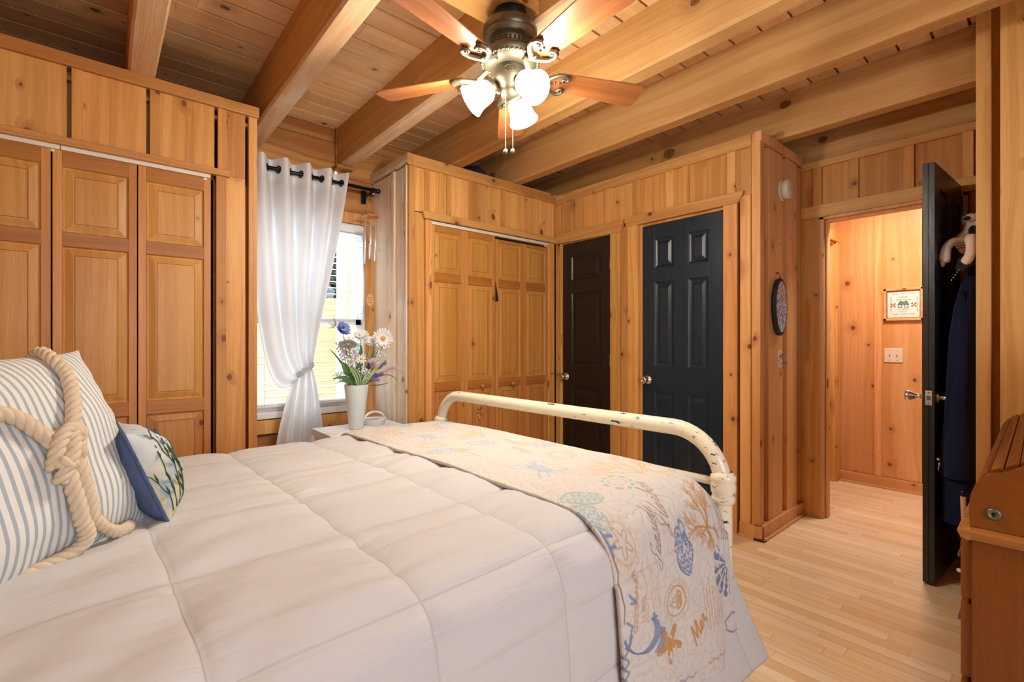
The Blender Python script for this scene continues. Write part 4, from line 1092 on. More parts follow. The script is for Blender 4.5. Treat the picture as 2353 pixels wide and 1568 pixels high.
def scallop(cx, cy, r, an, col, al=.9):
    X, Y = GU-cx, GV-cy; c, s = math.cos(an), math.sin(an); x, y = X*c+Y*s, -X*s+Y*c
    d = np.hypot(x, y); th = np.arctan2(y, x); edge = r*(1+.05*np.cos(th*14))
    M = ((d < edge) & (np.abs(th) < 1.25) & (d > r*.12)).astype(np.float32)*(np.cos(th*14) > -.55)*(INKN > .15)
    M = M*(1-.5*(np.abs(d-r*.6) < .004))
    blot(M, col, al)
def spiralshell(cx, cy, L, an, col, al=.9):
    c, s = math.cos(an), math.sin(an); X, Y = GU-cx, GV-cy; x, y = X*c+Y*s, -X*s+Y*c
    t = (x+L/2)/L; wd = .34*L*np.clip(np.sin(np.clip(t,0,1)*PI*.92+.15), 0, 1)**.8
    tex = np.sin(x*520+np.sin(y*300)*1.5)*np.cos(y*430+x*150)
    M = ((t > 0) & (t < 1) & (np.abs(y) < wd)).astype(np.float32)*np.where(np.abs(np.abs(y)-wd) < .006, 1, (tex > -.15))*(INKN > .1)
    blot(M, col, al)
def crab(cx, cy, r, col, al=.85):
    M = (ell_mask(cx,cy,r*.62,r*.42) < 1)*(INKN > .2); blot(M.astype(np.float32), col, al)
    pl = []
    for s in (-1,1):
        for k in range(4):
            a = .5+.5*k; pl.append([(cx+s*r*.5*math.cos(a-1), cy+r*.3*math.sin(a-1)), (cx+s*r*1.0*math.cos(a-1), cy+r*.75*math.sin(a-1)), (cx+s*r*1.05, cy+r*1.0*math.sin(a-1)+.01)])
        pl.append([(cx+s*r*.5, cy-r*.3),(cx+s*r*.9,cy-r*.6),(cx+s*r*.7,cy-r*.9),(cx+s*r*.45,cy-r*.75)])
    lines(pl, .0032, col, al)
def tail(cx, cy, L, col):
    pl = []
    for k in range(9):
        o = (k-4)*.0065*L/.1; pl.append([(cx+L*(.55-1.1*i/14)+.15*o, cy+.035*math.sin(3.2*i/14)*L/.1*.6+o*(1-abs(i/14-.55)*1.2)) for i in range(15)])
    lines(pl, .0022, col, .8); lines([[(cx-L*.5,cy),(cx-L*.72,cy+.03)],[(cx-L*.5,cy),(cx-L*.7,cy-.035)],[(cx-L*.45,cy+.01),(cx-L*.66,cy+.012)]], .006, col, .85)
    M = (ell_mask(cx+L*.62, cy-.008, .012, .010) < 1).astype(np.float32); blot(M, col, .85)
def script_lines(cx, cy, n, L, col, al=.8, gap=.011, r=.0012):
    pl = []
    for k in range(n):
        Lk = L*rp.uniform(.7,1); x = cx; y = cy+k*gap
        while x < cx+Lk:
            wl = rp.uniform(.008,.022); pl.append([(x+wl*i/8, y+.0022*math.sin(i*2.3+x*900)) for i in range(9)]); x += wl+.004
    lines(pl, r, col, al)
def text(s, x, y, size, col, shear=.35, al=.95, bold=0, ax=0.0):
    cu = bpy.data.curves.new('t','FONT'); cu.body = s; cu.size = size; cu.shear = shear; cu.offset = bold
    ob = bpy.data.objects.new('t', cu); COL.objects.link(ob); bpy.context.view_layer.update()
    me = bpy.data.meshes.new_from_object(ob.evaluated_get(bpy.context.evaluated_depsgraph_get())); me.calc_loop_triangles()
    co = [v.co.copy() for v in me.vertices]; M = np.zeros_like(GU); c, s_ = math.cos(ax), math.sin(ax)
    for tr in me.loop_triangles:
        p = [(x+co[i].x*c-co[i].y*s_, y+co[i].x*s_+co[i].y*c) for i in tr.vertices]
        lo, hi = max(0,int(min(q[0] for q in p)/RES)-1), int(max(q[0] for q in p)/RES)+2; l2, h2 = max(0,int(min(q[1] for q in p)/RES)-1), int(max(q[1] for q in p)/RES)+2
        if hi <= lo or h2 <= l2: continue
        X, Y = GU[lo:hi,l2:h2], GV[lo:hi,l2:h2]
        if X.size == 0: continue
        e = []
        for i in range(3):
            (x0,y0),(x1,y1) = p[i], p[(i+1)%3]; Ln = math.hypot(x1-x0,y1-y0)+1e-9
            e.append(((x1-x0)*(Y-y0)-(y1-y0)*(X-x0))/Ln)
        sg = np.sign((p[1][0]-p[0][0])*(p[2][1]-p[0][1])-(p[1][1]-p[0][1])*(p[2][0]-p[0][0]))
        m = np.clip(np.minimum(np.minimum(e[0]*sg,e[1]*sg),e[2]*sg)/RES+.6, 0, 1); M[lo:hi,l2:h2] = np.maximum(M[lo:hi,l2:h2], m)
    bpy.data.objects.remove(ob); bpy.data.meshes.remove(me); bpy.data.curves.remove(cu)
    blot(M, col, al)
def UV(a, w): return w-RW0, RA1-a
GL = {'S':([[(-.3,.5),(-.5,.2),(-.2,-.05),(.4,.1),(.75,.7),(.55,1.3),(.45,1.9),(.8,2.3),(1.15,2.1),(1.0,1.8)]],1.05),
'e':([[(0,.15),(.3,.4),(.6,.75),(.5,1.0),(.28,.85),(.2,.35),(.38,.03),(.65,.1),(.85,.3)]],.8),
'a':([[(0,.15),(.25,.6),(.6,.95),(.8,.9),(.5,1),(.18,.7),(.1,.3),(.25,.03),(.5,.15),(.75,.6),(.85,.95),(.72,.3),(.8,.02),(1.05,.2)]],1.0),
's':([[(0,.15),(.35,.7),(.5,1.05),(.5,.8),(.7,.4),(.6,.05),(.35,0),(.2,.12),(.5,.1),(.9,.25)]],.85),
'i':([[(0,.15),(.25,.6),(.38,.98),(.28,.35),(.36,.03),(.62,.2)],[(.45,1.4),(.5,1.46)]],.58),
'd':([[(0,.15),(.25,.6),(.6,.95),(.8,.9),(.5,1),(.18,.7),(.1,.3),(.25,.03),(.5,.15),(.8,.8),(1.0,2.1),(.8,.5),(.8,.05),(1.1,.2)]],1.05),
'r':([[(0,.15),(.25,.7),(.3,1.1),(.38,.95),(.62,.92),(.52,.4),(.6,.03),(.85,.2)]],.8),
'b':([[(0,.15),(.4,.9),(.62,1.9),(.5,2.2),(.38,1.8),(.25,.6),(.35,.08),(.6,.1),(.72,.5),(.6,.85),(.75,.8),(.95,.8)]],.92),
'o':([[(.05,.5),(.3,.95),(.55,1),(.25,.9),(.1,.4),(.25,.03),(.55,.1),(.7,.6),(.5,.95),(.7,.8),(.95,.85)]],.92),
'H':([[(-.2,-.3),(-.55,-.1),(-.5,.4),(-.1,.55),(.3,.2),(-.4,1.4),(-.6,1.9),(-.1,2.2),(.35,2.1),(.2,1.2),(.0,.3),(-.3,-.1)],[(1.45,2.4),(1.2,1.6),(1.0,.5),(1.1,.05),(1.4,.2)],[(.05,1.0),(.6,1.15),(1.15,1.1)]],1.4),
'M':([[(-.1,0),(.15,.9),(.4,2.0),(.5,1.2),(.65,.3),(1.0,1.3),(1.3,2.0),(1.3,1.0),(1.4,.05),(1.65,.25)]],1.6),
'n':([[(0,.1),(.2,.95),(.15,.1),(.35,.7),(.6,.95),(.6,.4),(.65,.05),(.9,.2)]],.9),'t':([[(0,.2),(.4,1.8),(.25,.4),(.4,.03),(.65,.2)],[(.1,1.15),(.6,1.2)]],.62),
'L':([[(.1,1.8),(.5,2.2),(.6,1.8),(.2,.4),(0,.1),(.4,.0),(1.0,.1)]],1.0),'P':([[(.1,0),(.3,1.2),(.4,2.1),(.9,2.2),(1.1,1.7),(.7,1.2),(.3,1.2)]],1.0),'l':([[(0,.15),(.4,1.2),(.5,2.1),(.3,1.6),(.25,.4),(.4,.03),(.6,.2)]],.6),'g':([[(.6,.9),(.2,.9),(.15,.3),(.5,.2),(.7,.95),(.55,-.6),(.2,-.8),(.3,-.3),(.9,.2)]],.9)}
def script(s, x, y, h, ax, col, r=.0011, sh=.45, al=.95):
    c, sn = math.cos(ax), math.sin(ax); px = 0; pl = []
    for ch in s:
        if ch == ' ': px += .7; continue
        st, adv = GL[ch]
        for P in st:
            Q = smooth_path([(px+p[0]+sh*p[1], p[1], 0) for p in P], 5) if len(P) > 2 else [Vector((px+p[0]+sh*p[1], p[1], 0)) for p in P]
            pl.append([(x+h*(q.x*c-q.y*sn), y+h*(q.x*sn+q.y*c)) for q in Q])
        px += adv
    lines(pl, r, col, al)
u, v = UV(.494,-.745); stamp(u, v, .060, .060, TAN2); starfish(u, v, .033, TAN, False, .3)
u, v = UV(.676,-.939); stamp(u, v, .064, .060, TAN); lines([[(u-.028,v-.010),(u+.028,v-.012),(u+.018,v-.024),(u-.018,v-.023),(u-.028,v-.010)],[(u-.012,v-.017),(u+.012,v-.018)]], .003, TAN); lines([[(u,v-.010),(u+.001,v+.030)],[(u-.003,v-.004),(u-.022,v-.002),(u-.002,v+.026)],[(u+.005,v-.004),(u+.020,v-.003),(u+.004,v+.020)]], .0018, TAN)
u, v = UV(.620,-.824); script('Seaside', u, v, .0200, -.36, BRN)
u, v = UV(.700,-.765); script('Harbor', u, v, .0225, -.38, BRN)
u, v = UV(.880,-.800); coral(u, v, .125, .15, TAN, 1); u, v = UV(.885,-.795); coral(u, v, .075, PI-.1, TAN, 1)
u, v = UV(.738,-.828); spiralshell(u, v, .128, PI+.25, BLU); u, v = UV(.752,-.775); ring(u, v, .018, .012, .006, BLU)
u, v = UV(.985,-.925); scallop(u, v+.012, .092, PI/2+.35, BLU, 1)
u, v = UV(.990,-.845); script_lines(u, v, 4, .13, BRN, .9, .012)
u, v = UV(.915,-1.075); script_lines(u, v, 8, .16, TAN, .8, .0145)
u, v = UV(.600,-.915); script_lines(u, v, 4, .12, TAN2, .75, .012)
u, v = UV(.492,-.945); text('COCOS BAHIA', u, v, .022, TAN, 0, .9, .0006, -.12)
u, v = UV(.525,-.93); text('LA MER', u, v, .020, TAN, 0, .8, .0005, -.1); lines([[(u-.01+.012*i,v-.014+.005*math.sin(i*1.4)) for i in range(13)]], .0013, TAN, .85)
u, v = UV(.745,-1.10); script('Mer', u, v, .027, -.85, TAN, .0036, .3)
def curve_tail(pts, r0, r1, col):
    P = smooth_path([(*UV(*p), 0) for p in pts], 10); n = len(P)
    for k in range(7):
        o = (k-3)/3; lines([[(q.x+o*(r0+(r1-r0)*i/n)*.7, q.y+o*(r0+(r1-r0)*i/n)) for i, q in enumerate(P)]], .0022, col, .8)
curve_tail([(.568,-.945),(.575,-.98),(.560,-1.01),(.520,-1.035),(.480,-1.02),(.452,-.985)], .014, .004, BLU)
lines([[UV(.563,-.925),UV(.566,-.945)],[UV(.553,-.935),UV(.577,-.94)],[UV(.455,-.99),UV(.445,-.955)],[UV(.455,-.99),UV(.47,-.95)]], .005, BLU, .9)
curve_tail([(.60,-.99),(.590,-1.03),(.565,-1.06)], .010, .012, BLU)
u, v = UV(.622,-1.055); starfish(u, v, .066, TAN, True, .5)
lines([[UV(.925,-1.085),UV(.975,-1.07),UV(1.0,-1.075)],[UV(.925,-1.085),UV(.93,-1.11),UV(.97,-1.125),UV(1.0,-1.12)]], .0026, BLU)
lines([[UV(.446,-.76),UV(.450,-.79),UV(.444,-.82),UV(.452,-.86),UV(.446,-.90)]], .0020, BRN); lines([[UV(.448,-.72),UV(.470,-.725)],[UV(.448,-.745),UV(.466,-.745)],[UV(.448,-.70),UV(.449,-.76)]], .004, BLU)
lines([[UV(.470,-.84),UV(.495,-.865),UV(.475,-.86)],[UV(.455,-.90),UV(.475,-.92),UV(.462,-.96)]], .0035, BLU, .8); lines([[UV(.446+.008*math.sin(i*1.7),-.98-.012*i) for i in range(16)]], .004, BLU, .8)
lines([[UV(.80+.012*i,-1.165-.006*math.sin(i*2)) for i in range(12)]], .003, TAN, .6); lines([[UV(.55+.014*i,-1.18-.005*math.sin(i*2.3)) for i in range(14)]], .003, BLU, .6)
# top of the bed
u, v = UV(.505,-.615); spiralshell(u, v, .12, 1.2, TEAL, .8); u, v = UV(.462,-.675); spiralshell(u, v, .09, .3, TEAL, .8)
u, v = UV(.685,-.60); ring(u, v, .040, .055, .010, TEAL, .75, .4, 9); ring(u, v, .022, .032, .003, TEAL, .6)
for (a, w, sz, an, cl) in ((.815,-.60,.20,.0,TAN2),(.80,.12,.14,.3,TAN2),(.90,-.08,.15,2.6,TAN2),(.60,.50,.12,1.9,TAN2),(.88,.72,.13,.8,TAN2)):
    u, v = UV(a, w); coral(u, v, sz, an, cl, .8)
for (a, w, an, cl) in ((.868,-.145,1.9,BLU2),(.901,.525,1.4,BLU2),(.71,.03,.6,BLU2),(.52,.02,1.3,BLU2),(.70,.62,.4,TEAL)):
    u, v = UV(a, w); spiralshell(u, v, .13, an, cl, .75)
u, v = UV(.611,-.367); crab(u, v, .075, BLU2, .8); u, v = UV(.625,.274); crab(u, v, .06, BLU2, .7); u, v = UV(.93,.30); crab(u, v, .055, TEAL, .6)
for (a, w) in ((.79,-.30),(.55,.13),(.897,-.60),(.72,.42),(.55,.74)):
    u, v = UV(a, w); stamp(u, v, .055, .055, TAN2)
for (a, w, s) in ((.80,-.10,'Seaside'),(.735,-.22,'Martin'),(.57,-.13,'La Plage'),(.80,.40,'Harbor')):
    if all(c in GL or c == ' ' for c in s): u, v = UV(a, w); script(s, u, v, .020, -.2, (.45,.24,.13), .0011, .45, .8)
for (a, w, n) in ((.56,-.28,4),(.86,.20,4),(.50,.38,5),(.68,-.50,4),(.80,.80,5),(.94,-.34,3)):
    u, v = UV(a, w); script_lines(u, v, n, .10, TAN2, .55)
# build the cloth
verts = np.zeros((NWd+1, NA+1, 3), np.float32)
Mr = np.array(BM.to_3x3()); Tr = np.array(BM.translation)
wl = [RW0+i*RES for i in range(NWd+1)]; al_ = [RA1-k*RES for k in range(NA+1)]
# evaluate a coarse sheet and interpolate to the fine grid
cw, ca = np.linspace(RW0, RW1, 240), np.linspace(RA0, RA1, 56)
co = np.zeros((240,56,3)); 
for i, w in enumerate(cw):
    for k, a in enumerate(ca):
        p, n = base_surf(a, w); f = .0165+.008*noise.noise((a*2.2, w*2.6, 8))+.004*noise.noise((a*7, w*5, 2))+.002*noise.noise((a*14, w*11, 5))
        if w < -.85: p, n = base_surf(a, w+(RA1-a)*.20*sstep(.85, 1.2, -w))
        if w < -WQ: f += .012*noise.noise((a*9, w*1.5, 3))*min(1, (-w-WQ)/.15)+.008
        if a < RA0+.05: f -= .006*(1-(a-RA0)/.05)
        p = p+n*f
        co[i,k] = p
fi = (np.array(wl)-RW0)/(RW1-RW0)*239; fk = (np.array(al_)-RA0)/(RA1-RA0)*55
i0 = np.clip(np.floor(fi).astype(int), 0, 238); k0 = np.clip(np.floor(fk).astype(int), 0, 54); di = (fi-i0)[:,None,None]; dk = (fk-k0)[None,:,None]
def smth(i, k): return co[np.clip(i,0,239)][:, np.clip(k,0,55)]
V = smth(i0,k0)*(1-di)*(1-dk)+smth(i0+1,k0)*di*(1-dk)+smth(i0,k0+1)*(1-di)*dk+smth(i0+1,k0+1)*di*dk
V = V @ Mr.T+Tr
me = bpy.data.meshes.new('bed_runner')
nV = (NWd+1)*(NA+1); idx = np.arange(nV).reshape(NWd+1, NA+1)
F = np.stack([idx[:-1,:-1], idx[:-1,1:], idx[1:,1:], idx[1:,:-1]], -1).reshape(-1,4)
me.vertices.add(nV); me.vertices.foreach_set('co', V.reshape(-1).astype(np.float32))
me.loops.add(F.size); me.loops.foreach_set('vertex_index', F.reshape(-1).astype(np.int32))
me.polygons.add(len(F)); me.polygons.foreach_set('loop_start', np.arange(0, F.size, 4, dtype=np.int32))
try: me.polygons.foreach_set('loop_total', np.full(len(F), 4, np.int32))
except Exception: pass
me.update(calc_edges=True); me.validate()
me.polygons.foreach_set('use_smooth', [True]*len(F))
at = me.color_attributes.new('print', 'FLOAT_COLOR', 'POINT')
at.data.foreach_set('color', np.concatenate([cv.reshape(-1,3), np.ones((nV,1),np.float32)], 1).reshape(-1))
uv = me.uv_layers.new(name='cloth'); flat = np.stack([GU, GV], -1).reshape(-1,2)[F.reshape(-1)]
uv.data.foreach_set('uv', flat.reshape(-1).astype(np.float32))
t = NT('printed_quilt_cotton'); A = t.n('ShaderNodeAttribute', attribute_name='print'); uvn = t.coord('UV')
st = t.math('ABSOLUTE', t.math('SUBTRACT', t.noise(uvn, 30, 0, .5, .3), .5)); gr = t.rng(st, .0, .03)
t.set(color=t.mix(t.math('MULTIPLY', t.math('SUBTRACT', 1, gr), .10), A.outputs['Color'], (.6,.54,.46)), rough=.9, spec=.15)
t.bump(t.math('ADD', gr, t.math('MULTIPLY', t.rng(st, 0, .2), .8)), .45, .004)
me.materials.append(t.m)
o = bpy.data.objects.new('bed_runner', me); COL.objects.link(o)
md = o.modifiers.new('Solidify', 'SOLIDIFY'); md.thickness = .011; md.offset = -1
tag(o, 'quilted seaside print bed runner folded across the foot of the bed', 'bed runner')

# ---------------- pillows
def cushion_mesh(S, front, back, n=44, ear=.06, zs=1.0):
    """square cushion in its own frame: x across, z up, front bulges to -y"""
    def pt(u, v, sgn):
        e = (abs(u)**6+abs(v)**6)**(1/6)
        pin = 1-ear*(1-abs(v)**2)*abs(u)**2; pin2 = 1-ear*(1-abs(u)**2)*abs(v)**2
        x = u*S/2*pin; z = v*S*zs/2*pin2
        ex = 1+.035*(abs(u)*abs(v))**7; x *= ex; z *= ex
        T = (max(0, 1-abs(u)**2.6)*max(0, 1-abs(v)**2.6))**.55
        d = (front if sgn < 0 else back)*T
        d += .010*noise.noise((u*2.3, v*2.3, 3+sgn))*T+.005*noise.noise((u*7, v*7, 5+sgn))*(1-T)*T**.3*2
        return (x, sgn*d, z)
    rs = [-1+2*i/n for i in range(n+1)]
    rs = [math.sin(r*PI/2*.98)/math.sin(PI/2*.98) for r in rs]
    return [[pt(u, v, -1) for u in rs] for v in rs], [[pt(u, v, 1) for u in rs[::-1]] for v in rs], rs
t = NT('blue_ticking_stripe'); P = t.sep(t.coord()); f = t.math('FRACT', t.math('DIVIDE', P[0], .0150))
sx = t.math('MULTIPLY', t.rng(f, .20, .27), t.rng(f, .60, .67, 1, 0)); wv = t.noise(t.coord(), 700, 1)
t.set(color=t.mix(t.math('MULTIPLY', sx, t.math('MULTIPLY_ADD', wv, .3, .72)), (.74,.72,.65), (.30,.38,.44)), rough=.9, spec=.1, sheen=.2); t.bump(wv, .12, .001)
TICK = t.m
PX, PZ = Vector((.6513,.7582,.0298)), Vector((-.3011,.2223,.9273)); PYv = PZ.cross(PX)
MP = Matrix(((PX.x,PYv.x,PZ.x,-.138),(PX.y,PYv.y,PZ.y,1.2983),(PX.z,PYv.z,PZ.z,.945),(0,0,0,1)))
F1, B1_, rs = cushion_mesh(.485, .098, .085, 48, .035, .885)
mb = MB().grid(F1).grid(B1_)
pil = mb.build('throw_pillow', TICK); pil.matrix_world = MP
tag(pil, 'large blue and cream ticking stripe pillow wrapped with knotted rope', 'pillow')
t = NT('cotton_rope'); nn = t.noise(t.coord(), 300, 2); t.set(color=t.mix(nn, (.74,.62,.46), (.60,.46,.31)), rough=.95, spec=.1); t.bump(nn, .4, .001); ROPE = t.m
def rope(mb, path, R=.0125, pitch=.052, sub=14):
    P = smooth_path(path, sub); L = 0; ph = [0]
    for i in range(1, len(P)): L += (P[i]-P[i-1]).length; ph.append(2*PI*L/pitch)
    a = None; fr = []
    for i in range(len(P)):
        tg = (P[min(i+1,len(P)-1)]-P[max(i-1,0)]).normalized(); a = (tg.orthogonal() if a is None else a-tg*a.dot(tg)).normalized(); fr.append((a.copy(), tg.cross(a)))
    for k in range(3):
        mb.tube([P[i]+(fr[i][0]*math.cos(ph[i]+2*PI*k/3)+fr[i][1]*math.sin(ph[i]+2*PI*k/3))*R*.52 for i in range(len(P))], R*.60, 8)
mb = MB()
rope(mb, [(.155,.03,.205),(.135,-.02,.212),(.112,-.062,.178),(.104,-.082,.13),(.074,-.103,.073),(.043,-.112,.02),(.018,-.112,-.018)])
rope(mb, [(-.225,-.03,.13),(-.15,-.075,.10),(-.09,-.098,.075),(-.049,-.107,.052),(-.024,-.112,.012),(.0,-.112,-.02)])
rope(mb, [(.0,-.112,-.04),(-.006,-.110,-.085),(-.002,-.100,-.138),(.004,-.082,-.185),(.006,-.062,-.216),(-.006,-.045,-.229),(-.034,-.03,-.232),(-.065,-.015,-.230),(-.10,.01,-.236)])
rope(mb, [(.022,-.112,-.035),(.020,-.110,-.08),(.024,-.098,-.132),(.034,-.078,-.180),(.055,-.058,-.216),(.088,-.042,-.236),(.12,-.03,-.240),(.150,-.012,-.238)])
kn = [( .004+.024*math.sin(2*s)+.006*math.cos(s), -.118-.012*math.sin(3*s), -.028+.030*math.cos(s)) for s in np.linspace(0, 2*PI, 17)]
rope(mb, kn, .0115, .05, 6)
rope(mb, [(-.028,-.108,-.055),(-.024,-.126,-.028),(-.004,-.132,.0),(.018,-.130,.006),(.034,-.118,-.012),(.030,-.108,-.045)], .0115, .05, 10)
rope(mb, [(.02,-.125,.0),(.004,-.136,-.02),(-.010,-.134,-.045),(-.022,-.120,-.070),(-.028,-.110,-.082)], .0115, .05, 10)
def settle(x, y, z):   # the rope lies over the top edge and on the comforter below
    z += .014
    k = min(1, max(0, (-.15-z)/.06))
    return (x, y-.022*k, z-.012*max(0, min(1, (z-.14)/.05))+.020*k)
mb.v = [settle(*p) for p in mb.v]
rp_ = mb.build('rope', ROPE, pil); rp_.matrix_parent_inverse = Matrix.Identity(4)

t = NT('floral_tapestry'); C = t.coord(); P = t.sep(C)
wv = t.noise(t.vec('MULTIPLY', C, (500,500,900)), 1, 2)
base = t.mix(t.rng(P[2], -.08, .11), (.62,.56,.34), (.62,.66,.68))
base = t.mix(t.rng(t.noise(C, 26, 2), .52, .60), base, (.40,.50,.56))
t.set(color=t.mix(t.math('MULTIPLY', wv, .35), base, (.30,.34,.34)), rough=.95, spec=.1); t.bump(wv, .5, .002); TAPE = t.m
NAVY = plain('slate_blue_twill', (.075,.105,.20), .8, spec=.2)
cD, cE = Vector((.04,-1,0)).normalized(), Vector((-.08,0,.208)).normalized(); cN = cD.cross(cE)   # x=D, z=E, y = z cross x
cE = cE; cY = cE.cross(cD)
cc = Vector((.116,1.329,.764))+cE*.112-cD*.115
MC = Matrix(((cD.x,cY.x,cE.x,cc.x),(cD.y,cY.y,cE.y,cc.y),(cD.z,cY.z,cE.z,cc.z),(0,0,0,1)))
cu = bpy.data.objects.new('accent_cushion', None); COL.objects.link(cu); cu.matrix_world = MC
tag(cu, 'small floral tapestry cushion with navy back leaning on the striped pillow', 'cushion')
def cbuild(mb, name, m):
    o = mb.build(name, m); o.parent = cu; o.matrix_parent_inverse = Matrix.Identity(4); return o
Fc, Bc, rs = cushion_mesh(.228, .046, .070, 36, .03)
# local -y is the back (navy), +y the floral front
cbuild(MB().grid(Fc), 'back_panel', NAVY); fp = cbuild(MB().grid(Bc), 'front_panel', TAPE)
edge = [Vector(Fc[0][k]) for k in range(37)]+[Vector(Fc[k][36]) for k in range(1,37)]+[Vector(Fc[36][k]) for k in range(35,-1,-1)]+[Vector(Fc[k][0]) for k in range(35,0,-1)]
cbuild(MB().tube(edge, .004, 8, closed=True), 'piping', NAVY)
def fpt(u, v, off=.0015):
    i = min(range(37), key=lambda q: abs(rs[q]-v)); k = min(range(37), key=lambda q: abs(rs[::-1][q]-u)); p = Vector(Bc[i][k]); return p+Vector((0,off,0))
EMB = plain('embroidery_blue', (.10,.14,.22), .9); mg = MB()
re_ = random.Random(5)
for s in range(12):
    u0 = .92-.11*s; v1 = re_.uniform(-.1,.75); pts = [fpt(u0+(.12*math.sin(2*q+s))*q, -.82+(v1+.82)*q) for q in np.linspace(0,1,9)]
    mg.tube(pts, .0012, 5)
    for q in (2,3,4,5): 
        p = pts[q]; mg.tube([p, p+Vector((.010*(-1)**q,.0008,.014)), p+Vector((.016*(-1)**q,.0,.030))], [.001,.0035,.0006], 6, flat=.4)
    tp = pts[-1]
    mb = MB()
    for k in range(7): mb.sphere(tp+Vector((re_.uniform(-.012,.012), .001, re_.uniform(-.012,.012))), .0045, 7, 5, 0, (1,.35,1))
    o = mb.build('embroidered_flower', EMB, fp); o.matrix_parent_inverse = Matrix.Identity(4)
gm = plain('embroidery_green', (.05,.10,.045), .9)
o = mg.build('embroidered_stems', gm, fp); o.matrix_parent_inverse = Matrix.Identity(4)
# ------------------------------------------------------------------ alcove fittings
root = thing('smoke_detector', 'round cream smoke detector high on the alcove side wall', 'smoke detector', (3.287,1.168,2.136))
MB().lathe([(.001,0),(.066,0),(.068,.008),(.064,.012),(.001,.012)], (3.27,1.168,2.136), (0,-1,0), 36).build('mounting_plate', IVORY, root)
mb = MB().lathe([(.001,.014),(.055,.014),(.061,.020),(.062,.042),(.056,.050),(.001,.052)], (3.27,1.168,2.136), (0,-1,0), 36)
mb.lathe([(.022,.052),(.024,.0545),(.026,.052)], (3.275,1.168,2.15), (0,-1,0), 20, caps=False); mb.box(3.245, 3.30, 1.1145, 1.117, 2.115, 2.119)
mb.build('detector_body', IVORY, root)
# oval slate plaque
root = thing('oval_plaque', 'dark oval slate plaque with a painted blue winter scene on the alcove wall', 'plaque', (3.195,1.16,1.39))
def oval(rx, rz, y, x=3.195, z=1.392, n=48): return [(x+rx*math.cos(t)*(1+.03*math.sin(3*t)), y, z+rz*math.sin(t)) for t in np.linspace(0,2*PI,n+1)[:-1]]
MB().prism(oval(.098,.178,1.160), (0,-.020,0)).build('slate', plain('dark_slate', (.012,.012,.016), .7), root, .004)
t = NT('winter_painting'); P = t.sep(t.coord()); n1 = t.noise(t.coord(), 28, 4, .7); n2 = t.noise(t.coord(), 70, 2)
c = t.mix(t.rng(n1, .35, .6), (.03,.09,.22), (.30,.48,.66)); c = t.mix(t.rng(n2, .58, .62), c, (.75,.80,.85))
c = t.mix(t.math('MULTIPLY', t.rng(P[2], 1.36, 1.52), t.rng(n1, .45, .55)), c, (.45,.36,.34)); c = t.mix(t.rng(n2, .36, .33), c, (.02,.02,.03))
t.set(color=c, rough=.4)
MB().prism(oval(.080,.158,1.1395), (0,-.002,0)).build('painting', t.m, root)
mb = MB().tube([(3.195,1.15,1.565),(3.195,1.146,1.590),(3.19,1.160,1.605)], .002, 6).sphere((3.195,1.162,1.606), .006)
mb.tube([(3.195+.010*math.cos(a), 1.148, 1.574+.012*math.sin(a)) for a in np.linspace(0,2*PI,17)[:-1]], .0016, 6, closed=True); mb.build('hanger', BRASS, root)
def switch(name, label, M, gang):
    root = thing(name, label, 'light switch', tuple(M.translation), None)
    w = .070 if gang == 1 else .117
    MB(M).box(-w/2, w/2, -.006, 0, -.057, .057).build('wall_plate', IVORY, root, .003)
    for k in range(gang):
        x = 0 if gang == 1 else (-.023, .023)[k]
        mb = MB(M).box(x-.005, x+.005, -.009, -.004, -.013, .013).prism([(x-.004,-.006,.010),(x-.004,-.018,.014),(x-.004,-.019,.008),(x-.004,-.006,-.004)], (.008,0,0)); mb.build('toggle', IVORY, root, .001)
        mb = MB(M).sphere((x,-.006,.040), .003, 8, 5).sphere((x,-.006,-.040), .003, 8, 5); mb.build('screw', BRASS, root)
    return root
r = switch('light_switch', 'cream single switch plate low on the alcove side wall below the oval plaque', Matrix.Translation((3.244,1.172,1.066)), 1)
MB().tube([(3.235,1.166,1.085),(3.225,1.140,1.075),(3.22,1.134,1.05)], .003, 6).tube([(3.255,1.166,1.09),(3.262,1.135,1.10)], .003, 6).tube([(3.258,1.166,1.04),(3.268,1.128,1.045)], .003, 6).build('key_hook', BRASS, r)
MHALL = Matrix(((0,1,0,HX+.006),(-1,0,0,.876),(0,0,1,1.066),(0,0,0,1)))
switch('light_switch', 'cream double switch plate on the hall wall under the framed sampler', MHALL, 2)
# framed cross stitch sampler
root = thing('framed_sampler', 'wood framed cross stitch sampler with a house on the hall wall', 'picture', (HX,.814,1.468))
MS = Matrix(((0,1,0,HX+.004),(-1,0,0,.814),(0,0,1,1.468),(0,0,0,1)))
W, Hh = .124, .128
mb = MB(MS)
for (x0,x1,z0,z1) in ((-W,W,Hh-.020,Hh),(-W,W,-Hh,-Hh+.020),(-W,-W+.020,-Hh,Hh),(W-.020,W,-Hh,Hh)): mb.box(x0, x1, -.020, 0, z0, z1)
mb.build('frame', HALLX, root, .003)
mb = MB(MS)
for (x0,x1,z0,z1) in ((-W+.02,W-.02,Hh-.025,Hh-.02),(-W+.02,W-.02,-Hh+.02,-Hh+.025),(-W+.02,-W+.025,-Hh+.02,Hh-.02),(W-.025,W-.02,-Hh+.02,Hh-.02)): mb.box(x0, x1, -.014, 0, z0, z1)
mb.build('inner_frame', plain('dark_frame_wood', (.22,.075,.03), .4), root)
cl = MB(MS).box(-W+.024, W-.024, -.008, 0, -Hh+.024, Hh-.024).build('stitched_cloth', plain('sampler_linen', (.80,.76,.70), .9), root)
TH = {k: plain('thread_'+k, c, .9) for k, c in dict(grey=(.16,.15,.16), green=(.12,.22,.17), rust=(.36,.11,.06), blue=(.22,.30,.34)).items()}
